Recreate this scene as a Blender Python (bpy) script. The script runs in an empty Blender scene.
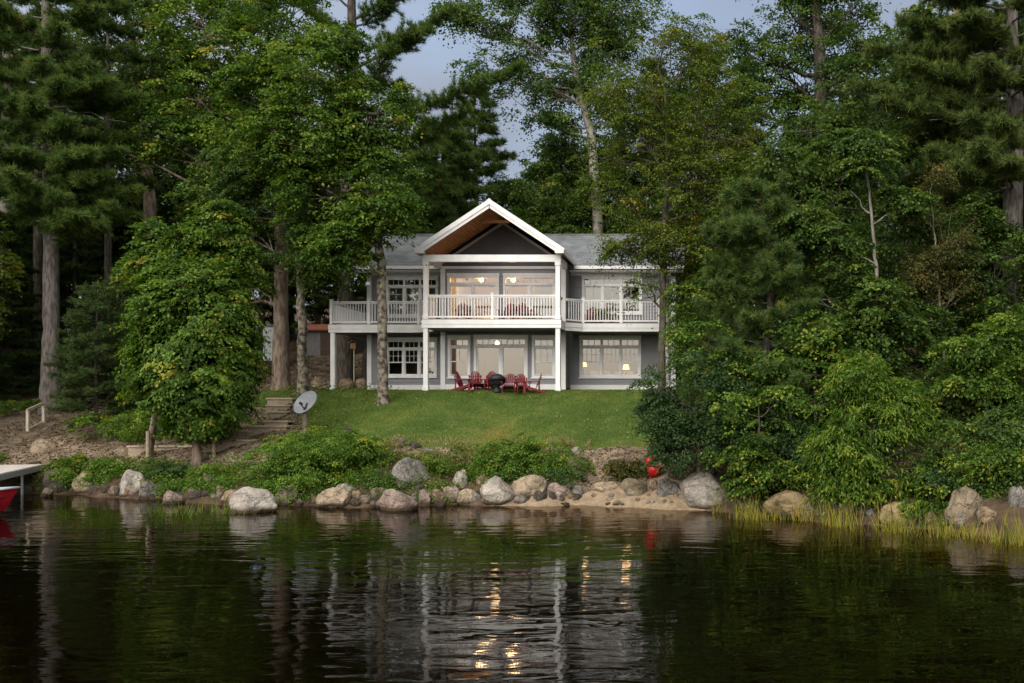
import bpy, bmesh, math, random
import numpy as np
from mathutils import Vector, Matrix, noise as mnoise

random.seed(7)
rng = np.random.default_rng(11)
S = bpy.context.scene
COL = S.collection
R = math.radians
F, CX, HY, EYE = 920.0, 700.0, 402.0, 3.3       # focal length in pixels, foot of the optical axis, horizon row, eye height


def at(px, py, d):
    """the point seen at pixel (px, py), d metres into the scene"""
    return np.array([(px - CX) * d / F, d, EYE - (py - HY) * d / F])


# ------------------------------------------------------------------ terrain
SHX = np.array([-400, -60, -35, -25.7, -21.5, -16.8, -13.5, -9.8, -6.6, -3.2, -.6, 1.2, 2.8, 5.2, 7.2, 9.0, 12, 20, 40, 400.])
SHY = np.array([60, 38, 35, 33.4, 32.5, 30.2, 29.3, 29.0, 29.5, 29.0, 28.4, 27.0, 26.0, 24.2, 22.6, 21.0, 18, 12, 5, -60.])
PS = np.array([-400, -60, -30, -8, -3, -1, 0, .4, 1.2, 3.6, 4.2, 10.2, 11.0, 500.])
PZ = np.array([-7, -7, -6, -2.6, -.85, -.30, 0, .26, .60, 1.55, 1.74, 3.74, 3.80, 3.80])


def sstep(a, b, x):
    t = np.clip((x - a) / (b - a), 0, 1)
    return t * t * (3 - 2 * t)


def terrain(X, Y, rough=True):
    X = np.asarray(X, float); Y = np.asarray(Y, float)
    ys = np.interp(X, SHX, SHY) + .25 * np.sin(X * 1.3) + .15 * np.sin(X * 3.1 + 1)
    s = Y - ys
    z = np.interp(s, PS, PZ)
    pad = sstep(-16.6, -15.2, X) * (1 - sstep(.5, 3.0, X)) * (1 - sstep(52, 56, Y))
    hill = .23 * np.maximum(0, np.minimum(Y, 60) - 43.6) + .12 * np.maximum(0, Y - 60) * (Y < 1e4)
    hill = np.minimum(hill, 22)
    near = np.clip((s - 10) / 4, 0, 1)
    z = z + hill * (1 - pad) * near
    # right-hand bank climbs straight from the water
    z = z + .17 * np.maximum(0, np.minimum(s, 30) - 11) * sstep(0, 4, X) * (Y < 43.6)
    if rough:
        a = np.clip(s / 2, 0, 1) * np.where((s > 4) & (X > -15.5) & (X < 0), .15, 1.0)
        z = z + a * (.07 * np.sin(X * 2.1 + .6 * np.sin(Y * 1.7)) * np.sin(Y * 2.3 + X * .4) + .035 * np.sin(X * 5.3 + 1) * np.sin(Y * 6.1))
    return z


def ground_at(px, py):
    """where the ray through a pixel meets the ground or the water"""
    d = np.linspace(9, 90, 5000)
    P = (px - CX) * d / F
    z = EYE - (py - HY) * d / F
    t = np.maximum(terrain(P, d), 0)
    k = np.argmax(t >= z)
    if not (t >= z).any():
        k = len(d) - 1
    return np.array([P[k], d[k], t[k]])


def gz(x, y):
    return float(terrain(x, y))


# ------------------------------------------------------------------ materials
def nt(name):
    m = bpy.data.materials.new(name); m.use_nodes = True
    n = m.node_tree.nodes; l = m.node_tree.links
    return m, n, l, n['Principled BSDF']


def ramp(n, stops):
    r = n.new('ShaderNodeValToRGB')
    while len(r.color_ramp.elements) < len(stops):
        r.color_ramp.elements.new(.5)
    for e, (p, c) in zip(r.color_ramp.elements, stops):
        e.position = p; e.color = (*c, 1)
    return r


def noisy(name, c1, c2, scale=6, rough=.7, bump=.0, bscale=None, stretch=(1, 1, 1), detail=5, spec=.3, metal=0, extra=None, lo=.3, hi=.7):
    m, n, l, b = nt(name)
    tc = n.new('ShaderNodeTexCoord'); mp = n.new('ShaderNodeMapping'); mp.inputs['Scale'].default_value = stretch
    l.new(tc.outputs['Object'], mp.inputs['Vector'])
    t = n.new('ShaderNodeTexNoise'); t.inputs['Scale'].default_value = scale; t.inputs['Detail'].default_value = detail
    l.new(mp.outputs[0], t.inputs['Vector'])
    st = [(lo, c1), (hi, c2)]
    if extra: st += [extra]
    r = ramp(n, st); l.new(t.outputs['Fac'], r.inputs[0]); l.new(r.outputs[0], b.inputs['Base Color'])
    b.inputs['Roughness'].default_value = rough; b.inputs['Specular IOR Level'].default_value = spec; b.inputs['Metallic'].default_value = metal
    if bump:
        t2 = n.new('ShaderNodeTexNoise'); t2.inputs['Scale'].default_value = bscale or scale * 3; t2.inputs['Detail'].default_value = 6
        l.new(mp.outputs[0], t2.inputs['Vector'])
        bp = n.new('ShaderNodeBump'); bp.inputs['Strength'].default_value = bump; bp.inputs['Distance'].default_value = .03
        l.new(t2.outputs['Fac'], bp.inputs['Height']); l.new(bp.outputs[0], b.inputs['Normal'])
    return m


def leafmat(name, c0, c1, c2, trans=.36, rough=.55):
    """leaf blades: colour runs with each leaf's own tint, some light passes through"""
    m, n, l, b = nt(name)
    a = n.new('ShaderNodeAttribute'); a.attribute_name = 'tint'
    c0, c1, c2 = [tuple(min(.3, v * g) for v, g in zip(c, (1.62, 1.27, 1.25))) for c in (c0, c1, c2)]
    r = ramp(n, [(0.05, c0), (.55, c1), (.95, c2), (1.0, (max(c2[0] * 1.5, .12), c2[1] * .95, c2[2]))]); l.new(a.outputs['Fac'], r.inputs[0])
    l.new(r.outputs[0], b.inputs['Base Color'])
    b.inputs['Roughness'].default_value = rough; b.inputs['Specular IOR Level'].default_value = .16
    tr = n.new('ShaderNodeBsdfTranslucent')
    hs = n.new('ShaderNodeHueSaturation'); hs.inputs['Value'].default_value = 1.3; hs.inputs['Saturation'].default_value = 1.1
    l.new(r.outputs[0], hs.inputs['Color']); l.new(hs.outputs[0], tr.inputs['Color'])
    mx = n.new('ShaderNodeMixShader'); mx.inputs[0].default_value = trans
    l.new(b.outputs[0], mx.inputs[1]); l.new(tr.outputs[0], mx.inputs[2])
    l.new(mx.outputs[0], n['Material Output'].inputs['Surface'])
    return m


def emit(name, c, s):
    m, n, l, b = nt(name)
    b.inputs['Base Color'].default_value = (*c, 1)
    b.inputs['Emission Color'].default_value = (*c, 1); b.inputs['Emission Strength'].default_value = s
    return m


M = {}
M['white'] = noisy('white_paint', (.70, .69, .675), (.82, .81, .80), 2.2, .45, .05)
M['trim_grey'] = noisy('grey_trim', (.30, .275, .26), (.38, .35, .33), 3, .6, .05)
M['siding'] = noisy('grey_siding', (.21, .21, .222), (.25, .25, .262), 2, .55, .05)
M['gable'] = noisy('charcoal_siding', (.075, .072, .075), (.095, .09, .092), 2, .6, .05)
M['wood_ceiling'] = noisy('stained_boards', (.34, .145, .05), (.58, .27, .105), 2.2, .4, .1, stretch=(7, .5, 7))
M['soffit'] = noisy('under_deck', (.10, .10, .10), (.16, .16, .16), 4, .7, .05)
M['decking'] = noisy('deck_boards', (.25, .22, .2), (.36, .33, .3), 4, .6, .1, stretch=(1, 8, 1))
M['dock'] = noisy('weathered_planks', (.42, .38, .34), (.58, .53, .48), 4, .7, .15, stretch=(1, 1, 1))
M['alu'] = noisy('dull_aluminium', (.35, .36, .38), (.45, .46, .48), 6, .45, .05, metal=.4)
M['red'] = noisy('red_paint', (.115, .006, .011), (.165, .010, .017), 5, .4, .05)
M['bright_red'] = noisy('bright_red_plastic', (.38, .006, .010), (.48, .012, .016), 5, .35, .02)
M['boat_red'] = noisy('boat_red_gelcoat', (.20, .006, .012), (.28, .01, .018), 3, .2, .0, spec=.5)
M['black'] = noisy('black_metal', (.012, .012, .014), (.03, .03, .032), 6, .5, .1)
M['dish'] = noisy('grey_dish', (.155, .168, .185), (.22, .235, .255), 5, .4, .05)
M['timber'] = noisy('grey_timber', (.24, .185, .13), (.40, .32, .23), 5, .85, .4, stretch=(1, 6, 6))
M['rail_wood'] = noisy('pale_wood', (.48, .42, .32), (.62, .56, .44), 5, .8, .2)
M['bark_pine'] = noisy('pine_bark', (.10, .085, .075), (.24, .21, .19), 5, .95, .9, 7, lo=.38, hi=.62, stretch=(2.2, 2.2, .5))
M['bark_dark'] = noisy('dark_bark', (.045, .038, .03), (.12, .10, .08), 5, .95, .8, 8, lo=.38, hi=.62, stretch=(2, 2, .5))
M['bark_brown'] = noisy('brown_bark', (.10, .075, .055), (.24, .185, .14), 4, .95, .9, 8, lo=.38, hi=.62, stretch=(2, 2, .5))
M['bark_lichen'] = noisy('lichen_bark', (.045, .037, .03), (.19, .16, .125), 5, .95, 1.0, 11, detail=9, lo=.40, hi=.53, extra=(.64, (.25, .255, .165)))
M['bark_pale'] = noisy('pale_bark', (.12, .11, .09), (.34, .31, .26), 2.6, .9, .6, 9, stretch=(2, 2, .8))
M['bark_birch'] = noisy('birch_bark', (.05, .045, .04), (.72, .70, .66), 2.4, .8, .3, 9, stretch=(1, 1, 5))
M['interior'] = noisy('warm_boards', (.36, .205, .08), (.46, .28, .11), 2, .7, stretch=(5, 5, .5))
M['floor_wood'] = noisy('oak_boards', (.25, .14, .07), (.34, .2, .1), 4, .5, stretch=(1, 8, 1))
M['fabric'] = noisy('pale_fabric', (.45, .43, .40), (.56, .53, .5), 8, .9, .2)
M['dark_wood'] = noisy('walnut', (.05, .03, .02), (.11, .065, .04), 6, .5, stretch=(6, 1, 1))
M['curtain'] = noisy('cream_blind', (.62, .58, .44), (.70, .66, .52), 3, .85, .1, stretch=(8, 8, .4))
M['pane_sheet'] = noisy('pale_pane_sheet', (.46, .52, .49), (.60, .64, .61), 3, .85, .1, stretch=(9, 9, .4))
M['rust'] = noisy('rusty_roofing', (.22, .07, .04), (.34, .13, .075), 4, .7, .2)
M['grey_board'] = noisy('weathered_boards', (.16, .15, .15), (.26, .25, .25), 4, .8, .3, stretch=(5, 5, .5))
M['pale_board'] = noisy('pale_blue_board', (.55, .6, .63), (.64, .68, .7), 3, .6, .1)
M['chimney'] = noisy('feeder_wood', (.22, .12, .06), (.34, .2, .1), 8, .8, .2)
M['lamp'] = emit('lit_bulb', (1, .74, .40), 3.2)
M['shade'] = emit('lit_lamp_shade', (1, .50, .18), 1.5)
M['petal_y'] = noisy('yellow_petals', (.6, .42, .03), (.75, .55, .05), 9, .6)
M['petal_o'] = noisy('orange_petals', (.55, .2, .03), (.7, .3, .05), 9, .6)
M['clay'] = noisy('clay_pot', (.25, .1, .06), (.32, .14, .08), 6, .8)


def mk_shingles():
    m, n, l, b = nt('grey_shingles')
    tc = n.new('ShaderNodeTexCoord')
    br = n.new('ShaderNodeTexBrick'); br.inputs['Scale'].default_value = 1; br.inputs['Brick Width'].default_value = .3; br.inputs['Row Height'].default_value = .085
    br.inputs['Color1'].default_value = (.105, .115, .12, 1); br.inputs['Color2'].default_value = (.17, .18, .185, 1); br.inputs['Mortar'].default_value = (.06, .065, .07, 1)
    br.inputs['Mortar Size'].default_value = .006; br.inputs['Bias'].default_value = .1
    mp = n.new('ShaderNodeMapping'); mp.inputs['Rotation'].default_value = (R(90), 0, 0)
    l.new(tc.outputs['Object'], mp.inputs[0]); l.new(mp.outputs[0], br.inputs['Vector'])
    t = n.new('ShaderNodeTexNoise'); t.inputs['Scale'].default_value = 1.2; l.new(tc.outputs['Object'], t.inputs['Vector'])
    r = ramp(n, [(.3, (.75, .75, .75)), (.7, (1.2, 1.2, 1.2))]); l.new(t.outputs['Fac'], r.inputs[0])
    mx = n.new('ShaderNodeMixRGB'); mx.blend_type = 'MULTIPLY'; mx.inputs[0].default_value = 1
    l.new(br.outputs['Color'], mx.inputs[1]); l.new(r.outputs[0], mx.inputs[2]); l.new(mx.outputs[0], b.inputs['Base Color'])
    b.inputs['Roughness'].default_value = .85
    return m


def mk_glass():
    m, n, l, b = nt('window_glass'); n.remove(b)
    g = n.new('ShaderNodeBsdfGlossy'); g.inputs['Roughness'].default_value = .0; g.inputs['Color'].default_value = (.95, .95, .92, 1)
    t = n.new('ShaderNodeBsdfTransparent'); t.inputs['Color'].default_value = (.82, .83, .82, 1)
    fr = n.new('ShaderNodeFresnel'); fr.inputs['IOR'].default_value = 2.6
    tc = n.new('ShaderNodeTexCoord'); ns = n.new('ShaderNodeTexNoise'); ns.inputs['Scale'].default_value = .9
    l.new(tc.outputs['Object'], ns.inputs['Vector'])
    bp = n.new('ShaderNodeBump'); bp.inputs['Strength'].default_value = .02; bp.inputs['Distance'].default_value = .05
    l.new(ns.outputs['Fac'], bp.inputs['Height']); l.new(bp.outputs[0], g.inputs['Normal'])
    mx = n.new('ShaderNodeMixShader'); l.new(fr.outputs[0], mx.inputs[0]); l.new(t.outputs[0], mx.inputs[1]); l.new(g.outputs[0], mx.inputs[2])
    l.new(mx.outputs[0], n['Material Output'].inputs['Surface'])
    return m


def mk_water():
    m, n, l, b = nt('lake_water'); n.remove(b)
    g = n.new('ShaderNodeBsdfGlossy'); g.inputs['Roughness'].default_value = .015
    t = n.new('ShaderNodeBsdfTransparent'); t.inputs['Color'].default_value = (.62, .50, .28, 1)
    fr = n.new('ShaderNodeFresnel'); fr.inputs['IOR'].default_value = 1.33
    tc = n.new('ShaderNodeTexCoord')
    mp = n.new('ShaderNodeMapping'); mp.inputs['Scale'].default_value = (.55, 1.6, 1); l.new(tc.outputs['Object'], mp.inputs[0])
    n1 = n.new('ShaderNodeTexNoise'); n1.inputs['Scale'].default_value = 1.5; n1.inputs['Detail'].default_value = 2.5; n1.inputs['Distortion'].default_value = .6
    mp2 = n.new('ShaderNodeMapping'); mp2.inputs['Scale'].default_value = (.25, .5, 1); mp2.inputs['Rotation'].default_value = (0, 0, .3); l.new(tc.outputs['Object'], mp2.inputs[0])
    n2 = n.new('ShaderNodeTexNoise'); n2.inputs['Scale'].default_value = 1.1; n2.inputs['Detail'].default_value = 1.5
    l.new(mp.outputs[0], n1.inputs['Vector']); l.new(mp2.outputs[0], n2.inputs['Vector'])
    # calm and ruffled patches
    n3 = n.new('ShaderNodeTexNoise'); n3.inputs['Scale'].default_value = .16; n3.inputs['Detail'].default_value = 2; l.new(tc.outputs['Object'], n3.inputs['Vector'])
    r3 = n.new('ShaderNodeMapRange'); r3.inputs[1].default_value = .35; r3.inputs[2].default_value = .7; r3.inputs[3].default_value = .35; r3.inputs[4].default_value = 1.0
    l.new(n3.outputs['Fac'], r3.inputs[0])
    mu = n.new('ShaderNodeMath'); mu.operation = 'MULTIPLY'; l.new(n1.outputs['Fac'], mu.inputs[0]); l.new(r3.outputs[0], mu.inputs[1])
    ad = n.new('ShaderNodeMath'); ad.operation = 'MULTIPLY_ADD'; ad.inputs[1].default_value = 1.2
    l.new(n2.outputs['Fac'], ad.inputs[0]); l.new(mu.outputs[0], ad.inputs[2])
    bp = n.new('ShaderNodeBump'); bp.inputs['Strength'].default_value = 1.0; bp.inputs['Distance'].default_value = .022
    l.new(ad.outputs[0], bp.inputs['Height']); l.new(bp.outputs[0], g.inputs['Normal']); l.new(bp.outputs[0], fr.inputs['Normal'])
    mx = n.new('ShaderNodeMixShader'); l.new(fr.outputs[0], mx.inputs[0]); l.new(t.outputs[0], mx.inputs[1]); l.new(g.outputs[0], mx.inputs[2])
    l.new(mx.outputs[0], n['Material Output'].inputs['Surface'])
    return m


def mk_ground():
    m, n, l, b = nt('ground_cover')
    tc = n.new('ShaderNodeTexCoord')

    def nz(scale, det=6):
        t = n.new('ShaderNodeTexNoise'); t.inputs['Scale'].default_value = scale; t.inputs['Detail'].default_value = det
        l.new(tc.outputs['Object'], t.inputs['Vector']); return t.outputs['Fac']

    def col(scale, stops):
        r = ramp(n, stops); l.new(nz(scale), r.inputs[0]); return r.outputs[0]
    litter = col(2.2, [(.3, (.035, .024, .016)), (.55, (.075, .05, .032)), (.75, (.13, .09, .055))])
    lawn = col(1.3, [(.3, (.042, .075, .016)), (.55, (.062, .10, .022)), (.75, (.12, .135, .045))])
    dirt = col(2.6, [(.3, (.08, .062, .043)), (.5, (.155, .118, .08)), (.65, (.235, .185, .125)), (.8, (.33, .265, .18))])
    sand = col(5, [(.3, (.17, .125, .08)), (.7, (.29, .22, .145))])
    dim_silt = col(1.2, [(.3, (.003, .0026, .0012)), (.7, (.007, .006, .0025))])
    at_ = n.new('ShaderNodeVertexColor'); at_.layer_name = 'zone'
    sp = n.new('ShaderNodeSeparateColor'); l.new(at_.outputs['Color'], sp.inputs[0])
    rag = nz(3.5, 8)

    def edge(sock):
        a = n.new('ShaderNodeMath'); a.operation = 'MULTIPLY_ADD'; a.inputs[1].default_value = .9; a.inputs[2].default_value = -.45
        l.new(rag, a.inputs[0])
        s_ = n.new('ShaderNodeMath'); s_.operation = 'ADD'; l.new(sock, s_.inputs[0]); l.new(a.outputs[0], s_.inputs[1])
        r = n.new('ShaderNodeMapRange'); r.inputs[1].default_value = .4; r.inputs[2].default_value = .6; l.new(s_.outputs[0], r.inputs[0]); return r.outputs[0]

    def mix(f, a, c):
        x = n.new('ShaderNodeMixRGB'); l.new(f, x.inputs[0]); l.new(a, x.inputs[1]); l.new(c, x.inputs[2]); return x.outputs[0]
    c = mix(edge(sp.outputs[1]), litter, dirt)
    c = mix(edge(sp.outputs[0]), c, lawn)
    c = mix(edge(sp.outputs[2]), c, sand)
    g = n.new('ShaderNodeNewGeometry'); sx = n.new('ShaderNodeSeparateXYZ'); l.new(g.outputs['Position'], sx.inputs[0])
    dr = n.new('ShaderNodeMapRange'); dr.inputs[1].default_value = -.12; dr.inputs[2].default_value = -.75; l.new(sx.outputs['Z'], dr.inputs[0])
    c = mix(dr.outputs[0], c, dim_silt)  # bed colour darkens with depth, standing in for light absorbed by the water
    l.new(c, b.inputs['Base Color']); b.inputs['Roughness'].default_value = .95; b.inputs['Specular IOR Level'].default_value = .1
    bp = n.new('ShaderNodeBump'); bp.inputs['Strength'].default_value = .7; bp.inputs['Distance'].default_value = .06
    l.new(nz(9, 8), bp.inputs['Height']); l.new(bp.outputs[0], b.inputs['Normal'])
    return m


def mk_rock():
    m, n, l, b = nt('granite')
    oi = n.new('ShaderNodeObjectInfo'); tc = n.new('ShaderNodeTexCoord')
    t = n.new('ShaderNodeTexNoise'); t.inputs['Scale'].default_value = 2.2; t.inputs['Detail'].default_value = 8; t.inputs['Roughness'].default_value = .7
    ad = n.new('ShaderNodeVectorMath'); l.new(tc.outputs['Object'], ad.inputs[0]); l.new(oi.outputs['Location'], ad.inputs[1])
    l.new(ad.outputs[0], t.inputs['Vector'])
    r = ramp(n, [(.30, (.22, .20, .18)), (.44, (.72, .70, .66)), (.55, (1.05, 1.02, 1.0)), (.72, (1.5, 1.45, 1.38))]); l.new(t.outputs['Fac'], r.inputs[0])
    mx = n.new('ShaderNodeMixRGB'); mx.blend_type = 'MULTIPLY'; mx.inputs[0].default_value = 1
    l.new(oi.outputs['Color'], mx.inputs[1]); l.new(r.outputs[0], mx.inputs[2])
    t2 = n.new('ShaderNodeTexNoise'); t2.inputs['Scale'].default_value = 38; t2.inputs['Detail'].default_value = 3; l.new(tc.outputs['Object'], t2.inputs['Vector'])
    r2 = ramp(n, [(.35, (.55, .53, .5)), (.6, (1.1, 1.1, 1.1))]); l.new(t2.outputs['Fac'], r2.inputs[0])
    mx2 = n.new('ShaderNodeMixRGB'); mx2.blend_type = 'MULTIPLY'; mx2.inputs[0].default_value = .7
    l.new(mx.outputs[0], mx2.inputs[1]); l.new(r2.outputs[0], mx2.inputs[2])
    # the wet dark band at the waterline is dirt and algae
    g = n.new('ShaderNodeNewGeometry'); sx = n.new('ShaderNodeSeparateXYZ'); l.new(g.outputs['Position'], sx.inputs[0])
    dr = n.new('ShaderNodeMapRange'); dr.inputs[1].default_value = .20; dr.inputs[2].default_value = .07; l.new(sx.outputs['Z'], dr.inputs[0])
    mx3 = n.new('ShaderNodeMixRGB'); mx3.inputs[2].default_value = (.05, .036, .02, 1); l.new(dr.outputs[0], mx3.inputs[0]); l.new(mx2.outputs[0], mx3.inputs[1])
    l.new(mx3.outputs[0], b.inputs['Base Color']); b.inputs['Roughness'].default_value = .85; b.inputs['Specular IOR Level'].default_value = .2
    t3 = n.new('ShaderNodeTexNoise'); t3.inputs['Scale'].default_value = 7; t3.inputs['Detail'].default_value = 8; l.new(ad.outputs[0], t3.inputs['Vector'])
    bp = n.new('ShaderNodeBump'); bp.inputs['Strength'].default_value = .8; bp.inputs['Distance'].default_value = .06
    vo = n.new('ShaderNodeTexVoronoi'); vo.feature = 'DISTANCE_TO_EDGE'; vo.inputs['Scale'].default_value = 2.1
    wv_ = n.new('ShaderNodeMixRGB'); wv_.inputs[0].default_value = .25; l.new(ad.outputs[0], wv_.inputs[1]); l.new(t3.outputs['Color'], wv_.inputs[2]); l.new(wv_.outputs[0], vo.inputs['Vector'])
    vr = n.new('ShaderNodeMapRange'); vr.inputs[1].default_value = 0; vr.inputs[2].default_value = .05; vr.inputs[3].default_value = -.55; vr.inputs[4].default_value = 0; l.new(vo.outputs['Distance'], vr.inputs[0])
    sm = n.new('ShaderNodeMath'); l.new(t3.outputs['Fac'], sm.inputs[0]); l.new(vr.outputs[0], sm.inputs[1])
    bp.inputs['Distance'].default_value = .09
    l.new(sm.outputs[0], bp.inputs['Height']); l.new(bp.outputs[0], b.inputs['Normal'])
    return m


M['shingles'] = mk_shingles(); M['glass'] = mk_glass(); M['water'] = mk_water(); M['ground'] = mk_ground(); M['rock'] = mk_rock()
L = {}
L['maple'] = leafmat('maple_leaf', (.018, .048, .010), (.056, .132, .018), (.15, .245, .034))
L['maple_dark'] = leafmat('dark_maple_leaf', (.021, .053, .013), (.047, .106, .02), (.092, .17, .03))
L['vine'] = leafmat('vine_leaf', (.025, .063, .010), (.054, .128, .017), (.12, .215, .027))
L['birch'] = leafmat('birch_leaf', (.030, .062, .010), (.062, .115, .016), (.125, .175, .026))
L['bright'] = leafmat('ash_leaf', (.03, .075, .011), (.068, .155, .02), (.16, .26, .033))
L['shrub_dark'] = leafmat('dark_shrub_leaf', (.016, .042, .016), (.034, .084, .026), (.066, .14, .04))
L['bush'] = leafmat('bush_leaf', (.03, .085, .014), (.07, .16, .022), (.14, .24, .032))
L['pine'] = leafmat('pine_needle', (.027, .066, .016), (.060, .125, .026), (.115, .18, .036), .28)
L['pine_blue'] = leafmat('young_pine_needle', (.022, .056, .016), (.052, .108, .025), (.11, .175, .036), .25)
L['pine_gold'] = leafmat('sunny_pine_needle', (.028, .06, .016), (.058, .108, .024), (.12, .18, .036), .2)
L['spruce'] = leafmat('spruce_needle', (.018, .042, .012), (.036, .078, .018), (.075, .125, .028), .2)
L['back'] = leafmat('forest_leaf', (.022, .052, .012), (.046, .098, .018), (.085, .15, .028))
L['back_con'] = leafmat('forest_needle', (.016, .040, .012), (.034, .072, .018), (.062, .11, .028), .2)
L['brown'] = leafmat('thin_brownish_leaf', (.03, .045, .012), (.055, .075, .02), (.10, .11, .03))
L['weed'] = leafmat('weed_leaf', (.03, .075, .010), (.065, .14, .018), (.14, .20, .03))
L['reed'] = leafmat('reed_blade', (.06, .10, .016), (.20, .21, .025), (.40, .31, .035), .3)
L['grass'] = leafmat('lawn_blade', (.038, .084, .012), (.078, .150, .021), (.16, .20, .045), .32)
L['litter'] = leafmat('fallen_leaf', (.035, .025, .014), (.10, .074, .042), (.24, .185, .10), .1)
L['dry'] = leafmat('dry_grass_blade', (.10, .09, .03), (.24, .18, .08), (.38, .30, .15), .25)

# ------------------------------------------------------------------ building blocks
ORIG = {}


def tag(o, label=None, cat=None, group=None, kind=None):
    if label: o['label'] = label
    if cat: o['category'] = cat
    if group: o['group'] = group
    if kind: o['kind'] = kind
    return o


def empty(name, loc, label=None, cat=None, group=None, rz=0):
    o = bpy.data.objects.new(name, None); COL.objects.link(o); o.location = loc; o.rotation_euler.z = rz
    o.empty_display_size = .2
    ORIG[o.name] = np.array(loc, float)
    return tag(o, label, cat, group)


def link(me, name, mat, parent=None, origin=None):
    o = bpy.data.objects.new(name, me)
    if mat: me.materials.append(mat)
    COL.objects.link(o)
    if parent is not None:
        o.parent = parent; ORIG[o.name] = ORIG[parent.name]
    elif origin is not None:
        o.location = origin; ORIG[o.name] = np.array(origin, float)
    else:
        ORIG[o.name] = np.zeros(3)
    return o


class MB:
    def __init__(s): s.v = []; s.f = []

    def quad(s, *p):
        i = len(s.v); s.v += [tuple(map(float, q)) for q in p]; s.f.append(tuple(range(i, i + len(p)))); return s

    def box(s, x0, x1, y0, y1, z0, z1):
        i = len(s.v)
        s.v += [(x, y, z) for z in (z0, z1) for x, y in ((x0, y0), (x1, y0), (x1, y1), (x0, y1))]
        s.f += [tuple(i + k for k in q) for q in ((3, 2, 1, 0), (4, 5, 6, 7), (0, 1, 5, 4), (1, 2, 6, 5), (2, 3, 7, 6), (3, 0, 4, 7))]
        return s

    def bar(s, a, b, w, h, up=(0, 0, 1)):
        """square bar from a to b, w across, h along the up direction"""
        a = Vector(a); b = Vector(b); d = (b - a).normalized(); u = Vector(up)
        sx = d.cross(u)
        if sx.length < 1e-4: u = Vector((0, 1, 0)); sx = d.cross(u)
        sx.normalize(); u = sx.cross(d).normalized()
        i = len(s.v)
        for p in (a, b):
            for kx, ku in ((-1, -1), (1, -1), (1, 1), (-1, 1)):
                s.v.append(tuple(p + sx * (kx * w / 2) + u * (ku * h / 2)))
        s.f += [tuple(i + k for k in q) for q in ((0, 1, 2, 3), (7, 6, 5, 4), (4, 5, 1, 0), (5, 6, 2, 1), (6, 7, 3, 2), (7, 4, 0, 3))]
        return s

    def tube(s, pts, rad, n=6, cap=True):
        pts = [Vector(p) for p in pts]; i0 = len(s.v)
        for k, p in enumerate(pts):
            d = (pts[min(k + 1, len(pts) - 1)] - pts[max(k - 1, 0)]).normalized()
            u = Vector((1, 0, 0)) if abs(d.x) < .8 else Vector((0, 1, 0))
            a = d.cross(u).normalized(); b = d.cross(a)
            r = rad[k] if hasattr(rad, '__len__') else rad
            for j in range(n):
                t = 2 * math.pi * j / n
                s.v.append(tuple(p + (a * math.cos(t) + b * math.sin(t)) * r))
        for k in range(len(pts) - 1):
            for j in range(n):
                q = i0 + k * n
                s.f.append((q + j, q + (j + 1) % n, q + n + (j + 1) % n, q + n + j))
        if cap:
            s.f.append(tuple(i0 + j for j in range(n))[::-1]); q = i0 + (len(pts) - 1) * n
            s.f.append(tuple(q + j for j in range(n)))
        return s

    def lathe(s, c, prof, n=16):
        i0 = len(s.v)
        for r, z in prof:
            for j in range(n):
                t = 2 * math.pi * j / n
                s.v.append((c[0] + r * math.cos(t), c[1] + r * math.sin(t), c[2] + z))
        for k in range(len(prof) - 1):
            for j in range(n):
                q = i0 + k * n
                s.f.append((q + j, q + (j + 1) % n, q + n + (j + 1) % n, q + n + j))
        s.f.append(tuple(i0 + j for j in range(n))[::-1]); q = i0 + (len(prof) - 1) * n
        s.f.append(tuple(q + j for j in range(n)))
        return s

    def build(s, name, mat, parent=None, origin=None, smooth=False, bevel=0):
        me = bpy.data.meshes.new(name)
        off = ORIG[parent.name] if parent is not None else (np.array(origin, float) if origin is not None else np.zeros(3))
        v = np.array(s.v, float) - off
        me.from_pydata(v.tolist(), [], s.f); me.update()
        if smooth: me.shade_smooth()
        o = link(me, name, mat, parent, origin)
        if bevel:
            b = o.modifiers.new('bevel', 'BEVEL'); b.width = bevel; b.segments = 2; b.limit_method = 'ANGLE'
        return o


def nrm(a):
    return a / np.maximum(np.linalg.norm(a, axis=-1, keepdims=True), 1e-9)


def poly_mesh(name, V, k, tint):
    """N separate k-gons from an (N*k, 3) array, with one tint per face"""
    n = len(V) // k
    me = bpy.data.meshes.new(name)
    me.vertices.add(len(V)); me.vertices.foreach_set('co', V.astype(np.float32).ravel())
    me.loops.add(len(V)); me.loops.foreach_set('vertex_index', np.arange(len(V), dtype=np.int32))
    me.polygons.add(n); me.polygons.foreach_set('loop_start', np.arange(0, len(V), k, dtype=np.int32))
    a = me.attributes.new('tint', 'FLOAT', 'FACE'); a.data.foreach_set('value', np.clip(tint, 0, 1).astype(np.float32))
    me.update(calc_edges=True)
    return me


def leaf_verts(C, N, D, ln, wd, fold=.12):
    """folded pointed blades: C centre, N face normal, D the way the tip points"""
    D = nrm(D - N * (D * N).sum(1, keepdims=True)); Sd = np.cross(N, D)
    ln = np.asarray(ln).reshape(-1, 1); wd = np.asarray(wd).reshape(-1, 1)
    base = C - D * ln * .5; tip = C + D * ln * .5 - N * ln * .10
    m = C - D * ln * .05 + N * ln * fold
    V = np.stack([base, m + Sd * wd * .5, tip, m - Sd * wd * .5], 1)
    return V.reshape(-1, 3)


def needle_verts(C, D, ln, wd):
    Sd = nrm(np.cross(D, rng.normal(size=D.shape)))
    ln = np.asarray(ln).reshape(-1, 1)
    V = np.stack([C - Sd * wd * .5, C + Sd * wd * .5, C + D * ln], 1)
    return V.reshape(-1, 3)


UP = np.array([0, 0, 1.])


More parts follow.
